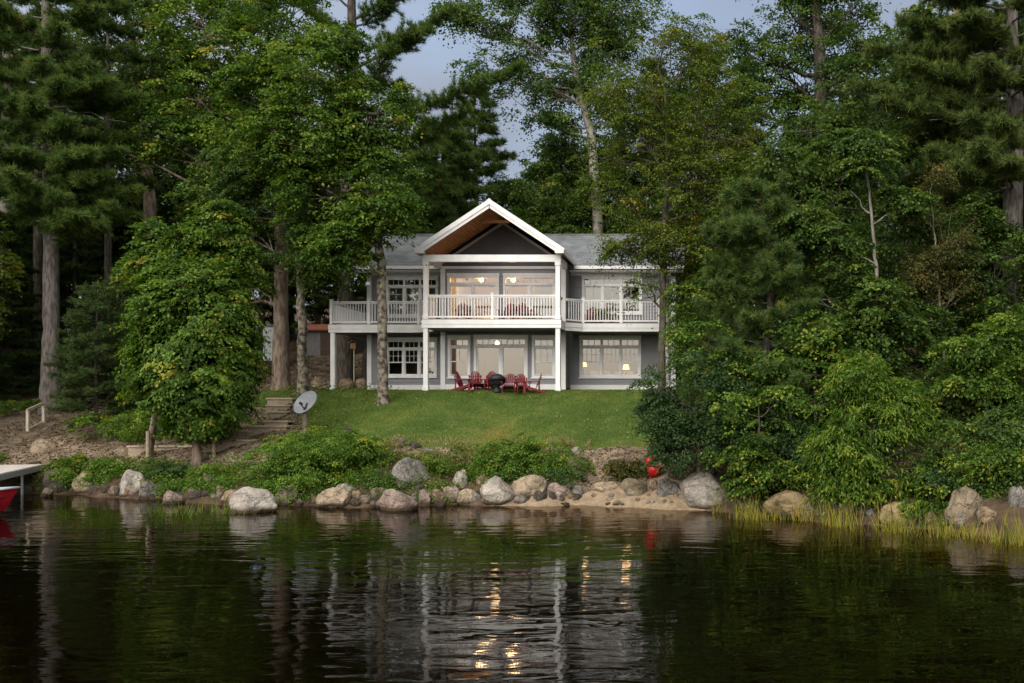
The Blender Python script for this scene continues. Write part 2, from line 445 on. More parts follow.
def clusters_in(lobes, n, inner=.45, seed=0):
    """cluster centres spread through ellipsoid lobes, denser toward their skin, with holes"""
    r = np.random.default_rng(seed)
    lob = np.array([np.concatenate([c, rad]) for c, rad in lobes])
    w = np.prod(lob[:, 3:], 1) ** .72; w /= w.sum()
    k = r.choice(len(lob), n * 2, p=w)
    d = nrm(r.normal(size=(n * 2, 3)))
    q = inner + (1 - inner) * r.random((n * 2, 1)) ** .6
    q *= 1 + .16 * r.normal(size=(n * 2, 1))
    P = lob[k, :3] + d * q * lob[k, 3:]
    # gaps from a coarse noise
    g = np.array([mnoise.noise(Vector((p * .55 + seed * 3.1).tolist())) for p in P])
    keep = np.argsort(-g + .25 * r.normal(size=len(g)))[:n]
    out = nrm(P[keep] - (lob[k[keep], :3] - np.array([0, 0, .3]) * lob[k[keep], 3:]))
    return P[keep], out, k[keep]


def leaf_cloud(P, out, per, cr, ln, wd, mode='spray', seed=0, flat=.28, var=.3, droop=.35):
    r = np.random.default_rng(seed + 5)
    n = len(P)
    idx = np.repeat(np.arange(n), per)
    m = len(idx)
    crr = cr * (.6 + .8 * r.random(n))[idx][:, None]
    axis = nrm(UP * .9 + out * .55 + .25 * r.normal(size=(n, 3)))[idx]
    off = r.normal(size=(m, 3)) * .55
    off -= axis * (off * axis).sum(1, keepdims=True) * (1 - flat)
    rad2 = (off ** 2).sum(1, keepdims=True)
    C = P[idx] + off * crr - UP * rad2 * crr * droop * .6
    o = out[idx]
    if mode == 'shingle':
        N = nrm(o * 1.0 + UP * .45 + .35 * r.normal(size=(m, 3))); D = nrm(-UP + .35 * o + .45 * r.normal(size=(m, 3)))
    else:
        N = nrm(UP * .75 + o * .35 + .55 * r.normal(size=(m, 3))); D = nrm(off + o * .5 - UP * droop + .3 * r.normal(size=(m, 3)))
    L_ = ln * (1 - var + 2 * var * r.random(m)); W_ = wd * (1 - var + 2 * var * r.random(m))
    V = leaf_verts(C, N, D, L_, W_)
    tint = (.45 + .20 * r.normal(size=n))[idx] + .15 * r.normal(size=m)
    return V, tint


def tuft_cloud(P, dirs, per, ln, wd, seed=0, spread=.8):
    r = np.random.default_rng(seed + 9)
    idx = np.repeat(np.arange(len(P)), per); m = len(idx)
    D = nrm(dirs[idx] + spread * r.normal(size=(m, 3)))
    C = P[idx] - dirs[idx] * (ln * .5 * r.random((m, 1))) + .03 * r.normal(size=(m, 3))
    V = needle_verts(C, D, ln * (.7 + .6 * r.random(m)), wd)
    tint = (.45 + .17 * r.normal(size=len(P)))[idx] + .12 * r.normal(size=m)
    return V, tint


def bez(a, b, sag=0, n=4, wob=0):
    a = np.array(a); b = np.array(b); L0 = np.linalg.norm(b - a)
    out = []
    for i in range(n + 1):
        t = i / n; p = a + (b - a) * t; p[2] += sag * L0 * 4 * t * (1 - t) * .5
        if 0 < i < n: p += wob * L0 * rng.normal(size=3) * .5
        out.append(p)
    return out


def lobes_px(lst, d):
    """crown lobes measured in the photo and given real depth: (x, y, rx, ry[, dy[, ry_depth]])"""
    o = []
    for q in lst:
        x, y, rx, ry = q[:4]; dy = q[4] if len(q) > 4 else 0
        dd = d + dy
        c = at(x, y, dd); k = dd / F
        o.append((c, np.array([rx * k, (q[5] if len(q) > 5 else .5 * (rx + ry) * k), ry * k])))
    return o


def limbs(mb, trunk, lobes, P, k, frac=.2, r0=.09, seed=0):
    """limbs to the lobes and twigs on to some leaf clusters"""
    r = np.random.default_rng(seed + 3)
    T = np.array(trunk)
    att = []
    for c, rad in lobes:
        zt = c[2] - .6 * rad[2] - .3 * np.hypot(*(T[:, :2].mean(0) - c[:2]))
        i = int(np.argmin(abs(T[:, 2] - zt)))
        a = T[i]
        pts = bez(a, c, -.12, 5, .07)
        mb.tube(pts, np.linspace(r0, r0 * .35, 6), 5, False); att.append(pts)
    sel = r.choice(len(P), max(1, int(len(P) * frac)), replace=False)
    for i in sel:
        pts = att[k[i]]; a = pts[r.integers(2, 6)]
        mb.tube(bez(a, P[i], -.06, 3, .08), np.linspace(r0 * .32, .008, 4), 4, False)


def tree(name, label, cat, base, trunk, rad, lobes, leaf, bark, n=300, per=70, cr=.6, ln=.16, wd=.11, mode='spray', seed=1,
         group=None, frac=.2, r0=.09, inner=.45, flat=.28, droop=.35, nsides=10, taper_limbs=True):
    """one broadleaf tree: trunk with limbs, crown of separate leaves"""
    if rad: r0 = min(r0, rad[0] * .42)
    if mode == 'spray': ln, wd, per, cr = ln * .80, wd * .80, int(per * 1.45), cr * .86
    base = np.array(base, float)
    root = empty(name, base, label, cat, group)
    P, out, k = clusters_in(lobes, n, inner, seed)
    mb = MB()
    if trunk is not None:
        tp = [np.array(p, float) for p in trunk]
        # finer trunk with a slight wander
        fine = []; fr = []
        for i in range(len(tp) - 1):
            for t in np.linspace(0, 1, 6, endpoint=False):
                fine.append(tp[i] * (1 - t) + tp[i + 1] * t + (rng.normal(size=3) * .018 if i + t > 0 else 0)); fr.append(rad[i] * (1 - t) + rad[i + 1] * t)
        fine.append(tp[-1]); fr.append(rad[-1])
        fine.insert(0, fine[0] - UP * .5); fr.insert(0, fr[0] * 1.35)
        fr[1] *= 1.18
        mb.tube(fine, fr, nsides)
        limbs(mb, fine[len(fine) // 3:], lobes, P, k, frac, r0, seed)
        mb.build('trunk', bark, root, smooth=True)
    V, tint = leaf_cloud(P, out, per, cr, ln, wd, mode, seed, flat, .3, droop)
    me = poly_mesh('crown', V - base, 4, tint)
    link(me, 'crown' if trunk is not None else 'foliage', leaf, root)
    return root


def pine_branch(mb, P, D, a, b, r0, seed, tuft_step=.22, start=.3, side=.9, lift=.12, n_side=1.0, vert=.22):
    """a limb with side twigs; adds tuft positions and directions"""
    r = np.random.default_rng(seed)
    a = np.array(a); b = np.array(b); L0 = np.linalg.norm(b - a)
    pts = bez(a, b, -lift * .6, 6, .03)
    mb.tube(pts, np.linspace(r0, .012, 7), 5, False)
    pts = np.array(pts); ax = nrm(b - a); sd = nrm(np.cross(ax, UP))
    nn = max(4, int(L0 / tuft_step))
    for t in np.linspace(start, 1, nn):
        f = t * 6; i = min(int(f), 5); p = pts[i] + (pts[i + 1] - pts[i]) * (f - i)
        ext = side * (1.05 - t) ** .6 * (.35 + .65 * r.random()) * n_side + .12
        for s_ in (-1, 1):
            e = p + sd * s_ * ext * (.5 + .5 * r.random()) + ax * ext * .7 * r.random() + UP * (vert * ext * r.normal() + .10 * ext + .05 * r.normal())
            if r.random() < .5: mb.tube([p, (p + e) / 2 - UP * .03, e], [.014, .01, .006], 3, False)
            m = max(1, int(np.linalg.norm(e - p) / .2))
            for q in np.linspace(.35, 1, m + 1):
                P.append(p + (e - p) * q + .04 * r.normal(size=3)); D.append(nrm(e - p + UP * .35 * np.linalg.norm(e - p)))
        P.append(p + UP * .03); D.append(nrm(ax + UP * .6))


def pine(name, label, cat, base, trunk, rad, branches, leaf, bark, per=22, ln=.2, wd=.022, seed=1, group=None, twig=(), spread=.8, step=.22, side=.9):
    base = np.array(base, float)
    root = empty(name, base, label, cat, group)
    mb = MB()
    tp = [np.array(p, float) for p in trunk]
    fine = []; fr = []
    for i in range(len(tp) - 1):
        for t in np.linspace(0, 1, 8, endpoint=False):
            fine.append(tp[i] * (1 - t) + tp[i + 1] * t + rng.normal(size=3) * .012); fr.append((rad[i] * (1 - t) + rad[i + 1] * t) * (1 + .03 * rng.normal()))
    fine.append(tp[-1]); fr.append(rad[-1]); fine.insert(0, fine[0] - UP * .5); fr.insert(0, fr[0] * 1.3); fr[1] *= 1.2
    mb.tube(fine, fr, 12)
    P, D = [], []
    for i, (a, b, r0) in enumerate(branches):
        pine_branch(mb, P, D, a, b, r0, seed * 100 + i, step, side=side)
    for a, b, r0 in twig:
        mb.tube(bez(a, b, .06, 4, .06), np.linspace(r0, .01, 5), 4, False)
    mb.build('trunk', bark, root, smooth=True)
    V, tint = tuft_cloud(np.array(P), np.array(D), per, ln, wd, seed, spread)
    me = poly_mesh('crown', V - base, 3, tint)
    link(me, 'crown', leaf, root)
    return root


def whorls(top, bot, rmax, n, trunk_xy, seed, rise=.1, shape=.8, r0=.05, ymin=0, arc=(0, 6.283)):
    """branches for a conifer between two heights: longest near the bottom"""
    r = np.random.default_rng(seed); out = []
    for i in range(n):
        t = (i + r.random()) / n
        z = top + (bot - top) * t
        ang = i * 2.399 + .5 * r.normal()
        ang = arc[0] + (ang % 6.283) / 6.283 * (arc[1] - arc[0])
        ln = rmax * (ymin + (1 - ymin) * t ** shape) * (.75 + .4 * r.random())
        a = np.array([trunk_xy[0], trunk_xy[1], z])
        b = a + np.array([math.cos(ang) * ln, math.sin(ang) * ln, rise * ln + .05 * r.normal() * ln])
        out.append((a, b, r0 * (.5 + t * .7)))
    return out

# ------------------------------------------------------------------ camera, sky, sun
cam = bpy.data.cameras.new('camera'); co = bpy.data.objects.new('camera', cam); COL.objects.link(co); S.camera = co
co.location = (0, 0, EYE); co.rotation_euler = (R(90), 0, 0)
cam.sensor_width = 36; cam.lens = F / 1024 * 36; cam.shift_x = (512 - CX) / 1024; cam.shift_y = (HY - 341.5) / 1024
cam.clip_start = .1; cam.clip_end = 3000
SUN_AZ, SUN_EL = R(203), R(40)          # compass angle from +Y towards +X: behind the lake, to the left
W = bpy.data.worlds.new('World'); S.world = W; W.use_nodes = True
wn = W.node_tree.nodes; wl = W.node_tree.links
bg = wn['Background']; sky = wn.new('ShaderNodeTexSky'); sky.sky_type = 'NISHITA'; sky.sun_disc = False
sky.sun_elevation = SUN_EL; sky.sun_rotation = SUN_AZ; sky.air_density = 1.2; sky.dust_density = 2.5; sky.ozone_density = 1.5
wtc = wn.new('ShaderNodeTexCoord'); wmp = wn.new('ShaderNodeMapping'); wmp.inputs['Scale'].default_value = (1.2, 1.2, 4)
wl.new(wtc.outputs['Generated'], wmp.inputs[0])
wns = wn.new('ShaderNodeTexNoise'); wns.inputs['Scale'].default_value = 2.2; wns.inputs['Detail'].default_value = 5; wl.new(wmp.outputs[0], wns.inputs['Vector'])
wrp = ramp(wn, [(.25, (.55, .55, .55)), (.6, (.95, .95, .95))]); wl.new(wns.outputs['Fac'], wrp.inputs[0])
wmx = wn.new('ShaderNodeMixRGB'); wmx.inputs[2].default_value = (2.7, 2.75, 3.15, 1)
wdt = wn.new('ShaderNodeVectorMath'); wdt.operation = 'DOT_PRODUCT'; wl.new(wtc.outputs['Generated'], wdt.inputs[0])
wdt.inputs[1].default_value = (math.sin(SUN_AZ) * math.cos(SUN_EL), math.cos(SUN_AZ) * math.cos(SUN_EL), math.sin(SUN_EL))
wcr = ramp(wn, [(.30, (1.30, 1.40, 1.70)), (.55, (2.6, 2.7, 2.95)), (.95, (8.0, 7.5, 6.9))])
wmr = wn.new('ShaderNodeMapRange'); wmr.inputs[1].default_value = -1; wmr.inputs[2].default_value = 1
wl.new(wdt.outputs['Value'], wmr.inputs[0]); wl.new(wmr.outputs[0], wcr.inputs[0]); wl.new(wcr.outputs[0], wmx.inputs[2])
wl.new(wrp.outputs[0], wmx.inputs[0]); wl.new(sky.outputs[0], wmx.inputs[1]); wl.new(wmx.outputs[0], bg.inputs[0])
bg.inputs[1].default_value = .095
sl = bpy.data.lights.new('sun', 'SUN'); so = bpy.data.objects.new('sun', sl); COL.objects.link(so)
sl.energy = 1.05; sl.angle = R(55); sl.color = (1, .965, .92)
sd = Vector((math.sin(SUN_AZ) * math.cos(SUN_EL), math.cos(SUN_AZ) * math.cos(SUN_EL), math.sin(SUN_EL)))
so.rotation_euler = (-sd).to_track_quat('-Z', 'Y').to_euler(); so.location = (-30, -30, 60)
S.view_settings.view_transform = 'Standard'; S.view_settings.look = 'None'; S.view_settings.exposure = 1.46; S.view_settings.gamma = 1
S.render.engine = 'CYCLES'
S.cycles.max_bounces = 8; S.cycles.transparent_max_bounces = 12; S.cycles.diffuse_bounces = 3; S.cycles.glossy_bounces = 3; S.cycles.transmission_bounces = 4
S.cycles.use_denoising = True
S.cycles.caustics_reflective = False; S.cycles.caustics_refractive = False; S.cycles.sample_clamp_indirect = 4


# ------------------------------------------------------------------ ground and water
def zones(X, Y):
    s = Y - np.interp(X, SHX, SHY)
    xl = -14.6 - (Y - 34.5) * .55
    lawn = sstep(3.7, 4.5, s) * sstep(xl - .3, xl + .3, X) * (1 - sstep(.2, 1.2, X)) * (1 - sstep(43.5, 45.5, Y))
    bandy = sstep(39.2, 39.8, Y) * (1 - sstep(42.5, 43.6, Y)) * sstep(-20.5, -19.5, X) * (1 - sstep(-16.5, -15.8, X))
    patch = np.exp(-((X + 17.4) / 1.3) ** 2 - ((Y - 41.3) / .5) ** 2)
    lawn = np.maximum(lawn * (Y < 39.9), np.maximum(lawn * sstep(-16.6, -16, X), bandy)) * (1 - patch)
    weeds = sstep(.9, 1.6, s) * (1 - sstep(3.0, 4.0, s)) * sstep(-14.5, -13, X) * (1 - sstep(-5.4, -4.8, X)) * .75
    dirt = sstep(1.0, 2.0, s) * (1 - sstep(8.5, 10.5, s)) * (X < -14) * 1.0
    hillp = sstep(42.5, 43.5, Y) * (1 - sstep(55, 58, Y)) * sstep(-23, -21, X) * (1 - sstep(-13, -12, X))
    path = (1 - sstep(3.9, 4.6, s)) * sstep(-6.2, -5.4, X) * (1 - sstep(-1.5, -.5, X)) * sstep(-.2, .2, s)
    dry = sstep(3.0, 3.5, s) * (1 - sstep(4.2, 4.8, s)) * (X > -13.5) * (X < -5.5) * .8
    patio = sstep(39.6, 39.8, Y) * (1 - sstep(44, 45, Y)) * sstep(-16, -15.5, X) * (1 - sstep(-1, 0, X))
    dirt = np.maximum.reduce([dirt, hillp, path, dry, patio, patch])
    dirt = dirt * sstep(1.0, 1.9, s + .5 * np.sin(X * 2.3) + np.where(X > -5.2, 3, 0))
    sand = (1 - sstep(.9, 1.5, s)) * sstep(-5.0, -2.2, s) * sstep(-8, -5, X) * (1 - sstep(-.4, .8, X))
    return lawn, np.maximum(dirt, weeds * .5), sand


def axis(segs):
    o = []
    for a, b, st in segs: o += list(np.arange(a, b, st))
    return np.array(o + [segs[-1][1]])


gx = axis([(-900, -100, 80), (-100, -40, 4), (-40, -27, .8), (-27, 12, .2), (12, 30, .9), (30, 100, 5), (100, 900, 80)])
gy = axis([(-900, -60, 80), (-60, 10, 5), (10, 20, .8), (20, 45, .2), (45, 62, .5), (62, 120, 3), (120, 1000, 60)])
GX, GY = np.meshgrid(gx, gy); GZ = terrain(GX, GY)
nx, ny = len(gx), len(gy)
me = bpy.data.meshes.new('ground')
me.vertices.add(nx * ny); me.vertices.foreach_set('co', np.stack([GX, GY, GZ], -1).astype(np.float32).ravel())
ii = (np.arange(ny - 1)[:, None] * nx + np.arange(nx - 1)[None]).ravel()
q = np.stack([ii, ii + 1, ii + nx + 1, ii + nx], 1).astype(np.int32)
me.loops.add(q.size); me.loops.foreach_set('vertex_index', q.ravel())
me.polygons.add(len(q)); me.polygons.foreach_set('loop_start', np.arange(0, q.size, 4, dtype=np.int32))
ca = me.color_attributes.new('zone', 'FLOAT_COLOR', 'POINT')
zl, zd, zs = zones(GX, GY)
ca.data.foreach_set('color', np.stack([zl, zd, zs, np.ones_like(zl)], -1).astype(np.float32).ravel())
me.update(calc_edges=True); me.shade_smooth()
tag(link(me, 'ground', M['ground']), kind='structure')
tag(MB().quad((-900, -900, 0), (900, -900, 0), (900, 70, 0), (-900, 70, 0)).build('water', M['water']), kind='structure')

# ------------------------------------------------------------------ the house
G = 3.95; XC = -9.04
house = empty('lake_house', (-9, 42.5, G), 'grey two storey lake house with white trim, railed decks and a steep central porch gable', 'house')
YB, YW, YF = 42.2, 43.8, 40.0                     # porch wall, wing walls, porch posts
XL, XR = -15.8, -1.2
BL, BR = -11.85, -6.2
PSUB = []


def cut(lo, hi, holes):
    """interval minus holes"""
    segs = [(lo, hi)]
    for a, b in holes:
        n = []
        for s0, s1 in segs:
            if b <= s0 or a >= s1: n.append((s0, s1)); continue
            if a > s0: n.append((s0, a))
            if b < s1: n.append((b, s1))
        segs = n
    return segs


def clap(mb, x0, x1, z0, z1, y, holes, step=.15):
    zs_ = [z0 + step * i for i in range(int((z1 - z0) / step) + 1)] + [z1]
    for a, b in zip(zs_[:-1], zs_[1:]):
        if b - a < .01: continue
        mid = (a + b) / 2
        for s0, s1 in cut(x0, x1, [(h[0], h[1]) for h in holes if h[2] < mid < h[3]]):
            mb.quad((s0, y - .034, a), (s1, y - .034, a), (s1, y - .004, b), (s0, y - .004, b))
            mb.quad((s0, y, a), (s1, y, a), (s1, y - .034, a), (s0, y - .034, a))
    cz = sorted({z0, z1, *[h[2] for h in holes], *[h[3] for h in holes]})
    for a, b in zip(cz[:-1], cz[1:]):
        mid = (a + b) / 2
        for s0, s1 in cut(x0, x1, [(h[0], h[1]) for h in holes if h[2] < mid < h[3]]):
            mb.box(s0, s1, y, y + .16, a, b)


def hole(w, i=.07):
    return (w[0] + i, w[1] - i, w[2] + i, w[3] - i)


def window(w, y, cols, tr=.0, grid=(0, 0), meet=False, tgrid=0, door=False, name='window', big=None):
    """casing, mullions, sash frames and muntins in one frame mesh, the glass is its sub-part"""
    x0, x1, z0, z1 = w; c = .115; f = MB()
    f.box(x0, x0 + c, y - .055, y + .12, z0, z1); f.box(x1 - c, x1, y - .055, y + .12, z0, z1)
    f.box(x0 - .02, x1 + .02, y - .065, y + .11, z1 - .003, z1 + .10)
    f.box(x0 + c, x1 - c, y - .054, y + .119, z1 - c, z1 - .004)
    f.box(x0 + c, x1 - c, y - .054, y + .119, z0, z0 + c * .8)
    if not door: f.box(x0 - .04, x1 + .04, y - .09, y + .1, z0 - .05, z0 - .002)
    ax0, ax1, az0, az1 = x0 + c, x1 - c, z0 + c * .8, z1 - c
    ztr = az1 - tr if tr else az1
    if tr:
        f.box(ax0, ax1, y - .045, y + .10, ztr - .11, ztr)
        if tgrid:
            for i in range(1, tgrid):
                gx_ = ax0 + (ax1 - ax0) * i / tgrid; f.box(gx_ - .011, gx_ + .011, y + .02, y + .05, ztr, az1)
    zt = ztr - (.11 if tr else 0)
    edges = [ax0 + (ax1 - ax0) * i / cols for i in range(cols + 1)] if big is None else [ax0 + (ax1 - ax0) * q_ for q_ in big]
    for i in range(len(edges) - 1):
        a, b = edges[i], edges[i + 1]
        if i: f.box(a - .05, a + .05, y - .04, y + .10, az0, zt if door else zt - .001)
        if i and not door and tr: f.box(a - .049, a + .049, y - .041, y + .099, ztr, az1)
        a += .05 if i else 0; b -= .05 if i < len(edges) - 2 else 0
        s_ = .055 if door else .04
        f.box(a, a + s_, y + .0, y + .06, az0, zt); f.box(b - s_, b, y + .0, y + .06, az0, zt)
        f.box(a + s_, b - s_, y + .001, y + .059, az0, az0 + s_ * 1.3); f.box(a + s_, b - s_, y + .001, y + .059, zt - s_, zt)
        zm = (az0 + zt) / 2
        if meet: f.box(a + s_, b - s_, y - .004, y + .058, zm - .025, zm + .025)
        for g in range(1, grid[0] + 1):
            xx = a + (b - a) * g / (grid[0] + 1); f.box(xx - .009, xx + .009, y + .02, y + .045, zm if meet else az0, zt - s_)
        for g in range(1, grid[1] + 1):
            zb = zm if meet else az0
            zz = zb + (zt - zb) * g / (grid[1] + 1); f.box(a + s_, b - s_, y + .021, y + .044, zz - .009, zz + .009)
        if tr and not tgrid:
            for g in (1, 2):
                xx = a + (b - a) * g / 3; f.box(xx - .009, xx + .009, y + .02, y + .045, ztr, az1)
    o = f.build(name, M['white'], house)
    MB().quad((ax0, y + .05, az0), (ax1, y + .05, az0), (ax1, y + .05, az1), (ax0, y + .05, az1)).build('pane', M['glass'], o)
    return o


def wpx(x0, x1, y0, y1, d):
    a = at(x0, y1, d); b = at(x1, y0, d); return [a[0], b[0], a[2], b[2]]


LU = wpx(386, 438.5, 277.5, 317, YW); LL = wpx(386, 437, 339.5, 377, YW)
RU = wpx(582, 642, 276.5, 314, YW); RL = wpx(579.6, 641, 337.5, 377.5, YW)
D1 = wpx(447.5, 499.2, 275.5, 320, YB); D1[2] = 6.93
D2 = wpx(503.3, 556, 275.5, 320, YB); D2[2] = 6.93
B1 = wpx(448, 470.6, 337.5, 377.5, YB); B3 = wpx(532, 555.5, 337.5, 377.5, YB)
B2 = wpx(474, 527.8, 337, 387, YB); B2[2] = G + .06
mb = MB(); clap(mb, XL, BL, G, 9.62, YW, [hole(LU), hole(LL)]); clap(mb, BR, XR, G, 9.62, YW, [hole(RU), hole(RL)])
for x in (XL, XR - .2): mb.box(x + .002, x + .2, YW + .17, 51.5, G, 9.62)
mb.box(XL, XR, 51.502, 51.7, G, 9.6)
mb.box(BL, BL + .16, YB + .165, 46.0, G, 9.6); mb.box(BR - .16, BR, YB + .165, 46.0, G, 9.6)
for x in (XL, XR - .2):
    mb.quad((x, 43.5, 9.62), (x, 51.7, 9.62), (x, 47.6, 11.75)); mb.quad((x + .2, 43.5, 9.62), (x + .2, 51.7, 9.62), (x + .2, 47.6, 11.75))
mb.build('wing_wall', M['siding'], house)
mb = MB(); clap(mb, BL, BR, G, 9.46, YB, [hole(D1), hole(D2), hole(B1), hole(B2), hole(B3)])
mb.build('porch_wall', M['siding'], house)
gz_ap = 11.55
mb = MB(); y = YB
for k in range(18):
    a = 9.46 + k * .12; b = a + .12
    ha = (gz_ap - a) / .66; hb = max(0.01, (gz_ap - b) / .66)
    if ha < .03: break
    mb.quad((XC - ha, y - .022, a), (XC + ha, y - .022, a), (XC + hb, y - .004, b), (XC - hb, y - .004, b))
    mb.quad((XC - ha, y, a), (XC + ha, y, a), (XC + ha, y - .022, a), (XC - ha, y - .022, a))
mb.quad((XC - 3.1, y + .05, 9.46), (XC + 3.1, y + .05, 9.46), (XC, y + .05, 11.52))
mb.build('gable_wall', M['gable'], house)
# trim boards
for q_ in ((BL - .04, BL + .17, YB, 9.42), (BR - .17, BR + .04, YB, 9.42), (XL - .04, XL + .17, YW, 9.5), (XR - .17, XR + .04, YW, 9.5)):
    MB().box(q_[0], q_[1], q_[2] - .05, q_[2] + .1, G - .2, q_[3]).build('corner_board', M['white'], house)
for q_ in ((XL + .18, BL - .05, YW), (BR + .05, XR - .18, YW), (BL + .18, B2[0] - .01, YB), (B2[1] + .01, BR - .18, YB)):
    MB().box(q_[0], q_[1], q_[2] - .06, q_[2] - .023, G - .2, G + .16).build('base_board', M['white'], house)
mb = MB()
for sgn in (-1, 1): mb.bar((XC + sgn * .02, YB - .05, gz_ap - .06), (XC + sgn * 3.0, YB - .05, gz_ap - .06 - 2.98 * .66), .05, .11, (0, 0, 1))
mb.build('gable_trim', M['trim_grey'], house)
MB().box(BL, BR, YB - .072, YB - .04, 9.40, 9.52).build('frieze_board', M['white'], house)
for w, yy, cols, kw in ((LU, YW, 3, dict(tr=.24, grid=(1, 3), meet=False)), (LL, YW, 3, dict(tr=.26, grid=(2, 1), meet=True)), (RU, YW, 3, dict(tr=.24, grid=(1, 1))),
                        (RL, YW, 3, dict(tr=.26, grid=(3, 1), meet=True, big=(0, .345, .68, 1))), (B1, YB, 1, dict(tr=.24, grid=(1, 0), meet=True)), (B3, YB, 1, dict(tr=.26, grid=(2, 1), meet=True))):
    window(w, yy, cols, **kw)
for w, tg in ((D1, 8), (D2, 8), (B2, 8)):
    window(w, YB, 2, tr=.22, tgrid=tg, door=True, name='sliding_door')
# floors, ceilings, inside walls
mb = MB()
mb.box(XL + .21, XR - .21, YW + .18, 51.4, 6.5, 6.8); mb.box(BL + .17, BR - .17, YB + .17, YW + .178, 6.5, 6.8)
mb.box(XL + .21, XR - .21, YW + .18, 51.4, G - .1, G + .02); mb.box(BL + .17, BR - .17, YB + .17, YW + .178, G - .1, G + .02)
mb.build('floor', M['floor_wood'], house)
mb = MB()
for z0, z1 in ((G + .03, 6.49), (6.81, 9.36)):
    mb.box(XL + .22, XR - .22, 48.0, 48.1, z0, z1)
    for x in (BL, BR - .12): mb.box(x + .003, x + .12, 46.01, 47.99, z0, z1)
    mb.box(XL + .21, XL + .3, YW + .19, 47.99, z0, z1); mb.box(XR - .3, XR - .21, YW + .19, 47.99, z0, z1)
mb.box(XL + .21, XR - .21, YW + .17, 51.4, 9.37, 9.45); mb.box(BL + .17, BR - .17, YB + .17, YW + .168, 9.37, 9.45)
mb.box(XL + .21, XR - .21, YW + .19, 51.4, 6.46, 6.495)
mb.build('inner_wall', M['interior'], house)
# cream blinds behind the glass, then pale sheets in the upper wing windows
mb = MB(); mb.box(D2[0] + 1.2, D2[1] - .14, YB + .22, YB + .26, 7.0, 8.72)
mb.box(B3[0] + .1, B3[1] - .1, YB + .22, YB + .25, 4.5, 6.2)
mb.build('blind', M['curtain'], house)
for q_ in (LU, RU):  # the left sheet imitates a pale reflection in the panes
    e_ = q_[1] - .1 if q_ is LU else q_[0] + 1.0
    MB().box(q_[0] + .1, e_, YW + .22, YW + .25, q_[2] + .1, q_[3] - .42).build('blind', M['pane_sheet'], house)
# main roof
mb = MB(); e, r_ = 9.68, 11.95; y0, ym, y1 = 43.2, 47.6, 52.0; xa, xb = XL - .45, XR + .45; t = .17
for ya, za, yb_, zb in ((y0, e, ym, r_), (y1, e, ym, r_)):
    P0 = [(xa, ya, za), (xb, ya, za), (xb, yb_, zb), (xa, yb_, zb)]; P1 = [(p[0], p[1], p[2] - t) for p in P0]
    mb.quad(*P0); mb.quad(*P1[::-1])
    for i in range(4): j = (i + 1) % 4; mb.quad(P0[i], P1[i], P1[j], P0[j])
mb.box(xa, xb, ym - .12, ym + .12, r_ - .05, r_ + .03)
mb.build('roof', M['shingles'], house)
for q_ in ((xa, BL - .35, BL - .06), (BR + .3, xb, None)):
    MB().box(q_[0], q_[1], 43.06, 43.195, 9.53, 9.68).build('gutter', M['white'], house)
for q_ in ((xa + .02, BL - .06, XL, BL - .06), (BR + .06, xb - .02, BR + .06, XR)):
    MB().box(q_[0], q_[1], 43.2, YW - .01, 9.44, 9.5).build('soffit', M['white'], house)
    MB().box(q_[2], q_[3], YW - .05, YW - .024, 9.32, 9.44).build('frieze_board', M['white'], house)
# porch roof
ZA, ZE, HW = 11.93, 9.85, 3.16; YG = 39.5
sl_ = (ZA - ZE) / HW; nrm_ = math.hypot(1, sl_)
mb = MB(); cb = MB(); rk = MB(); wf = MB()
for sg in (-1, 1):
    def pt(u, y, off): return (XC + sg * u, y, ZA - u * sl_ - off)
    P0 = [pt(0, YG, 0), pt(HW, YG, 0), pt(HW, 45.6, 0), pt(0, 47.6, 0)]; P1 = [(p[0], p[1], p[2] - .12) for p in P0]
    mb.quad(*P0); mb.quad(*P1[::-1])
    for i in range(4): j = (i + 1) % 4; mb.quad(P0[i], P1[i], P1[j], P0[j])
    nb = 21
    for i in range(nb):
        u0 = (HW - .12) * i / nb + .007; u1 = (HW - .12) * (i + 1) / nb - .007
        P0 = [pt(u0, YG + .03, .128), pt(u1, YG + .03, .128), pt(u1, YB - .01, .128), pt(u0, YB - .01, .128)]; P1 = [(p[0], p[1], p[2] - .03) for p in P0]
        cb.quad(*P1[::-1])
        for k_ in range(4): j = (k_ + 1) % 4; cb.quad(P0[k_], P1[k_], P1[j], P0[j])
    yr = YG - .04 - (.003 if sg > 0 else 0); rk.bar(pt(-.085, yr, .03), pt(HW + .03, yr, .03), .05, .19)
    rk.bar(pt(0, YG - .005, .22), pt(HW - .28, YG - .005, .22), .045, .13)
    rk.bar(pt(HW + .02, YG - .04, .06), pt(HW + .02, 43.0, .06), .05, .2)
    rk.box(*(sorted((XC + sg * (HW - .34), XC + sg * (HW + .035)))), YG - .075, YG + .2, ZE - .16, ZE + .04)
mb.build('porch_roof', M['shingles'], house); cb.build('porch_ceiling', M['wood_ceiling'], house); rk.build('rake_board', M['white'], house)
MB().bar((XC - .62, 40.7, 11.28), (XC + .62, 40.7, 11.28), .12, .13).build('collar_beam', M['wood_ceiling'], house)
PL, PR = -11.91, -6.17
mb = MB(); mb.box(PL - .13, PR + .13, YF - .1, YF + .1, 9.39, 9.69)
for x in (PL, PR): mb.box(x - .09, x + .09, YF + .102, YB - .03, 9.41, 9.66)
mb.build('porch_beam', M['white'], house)
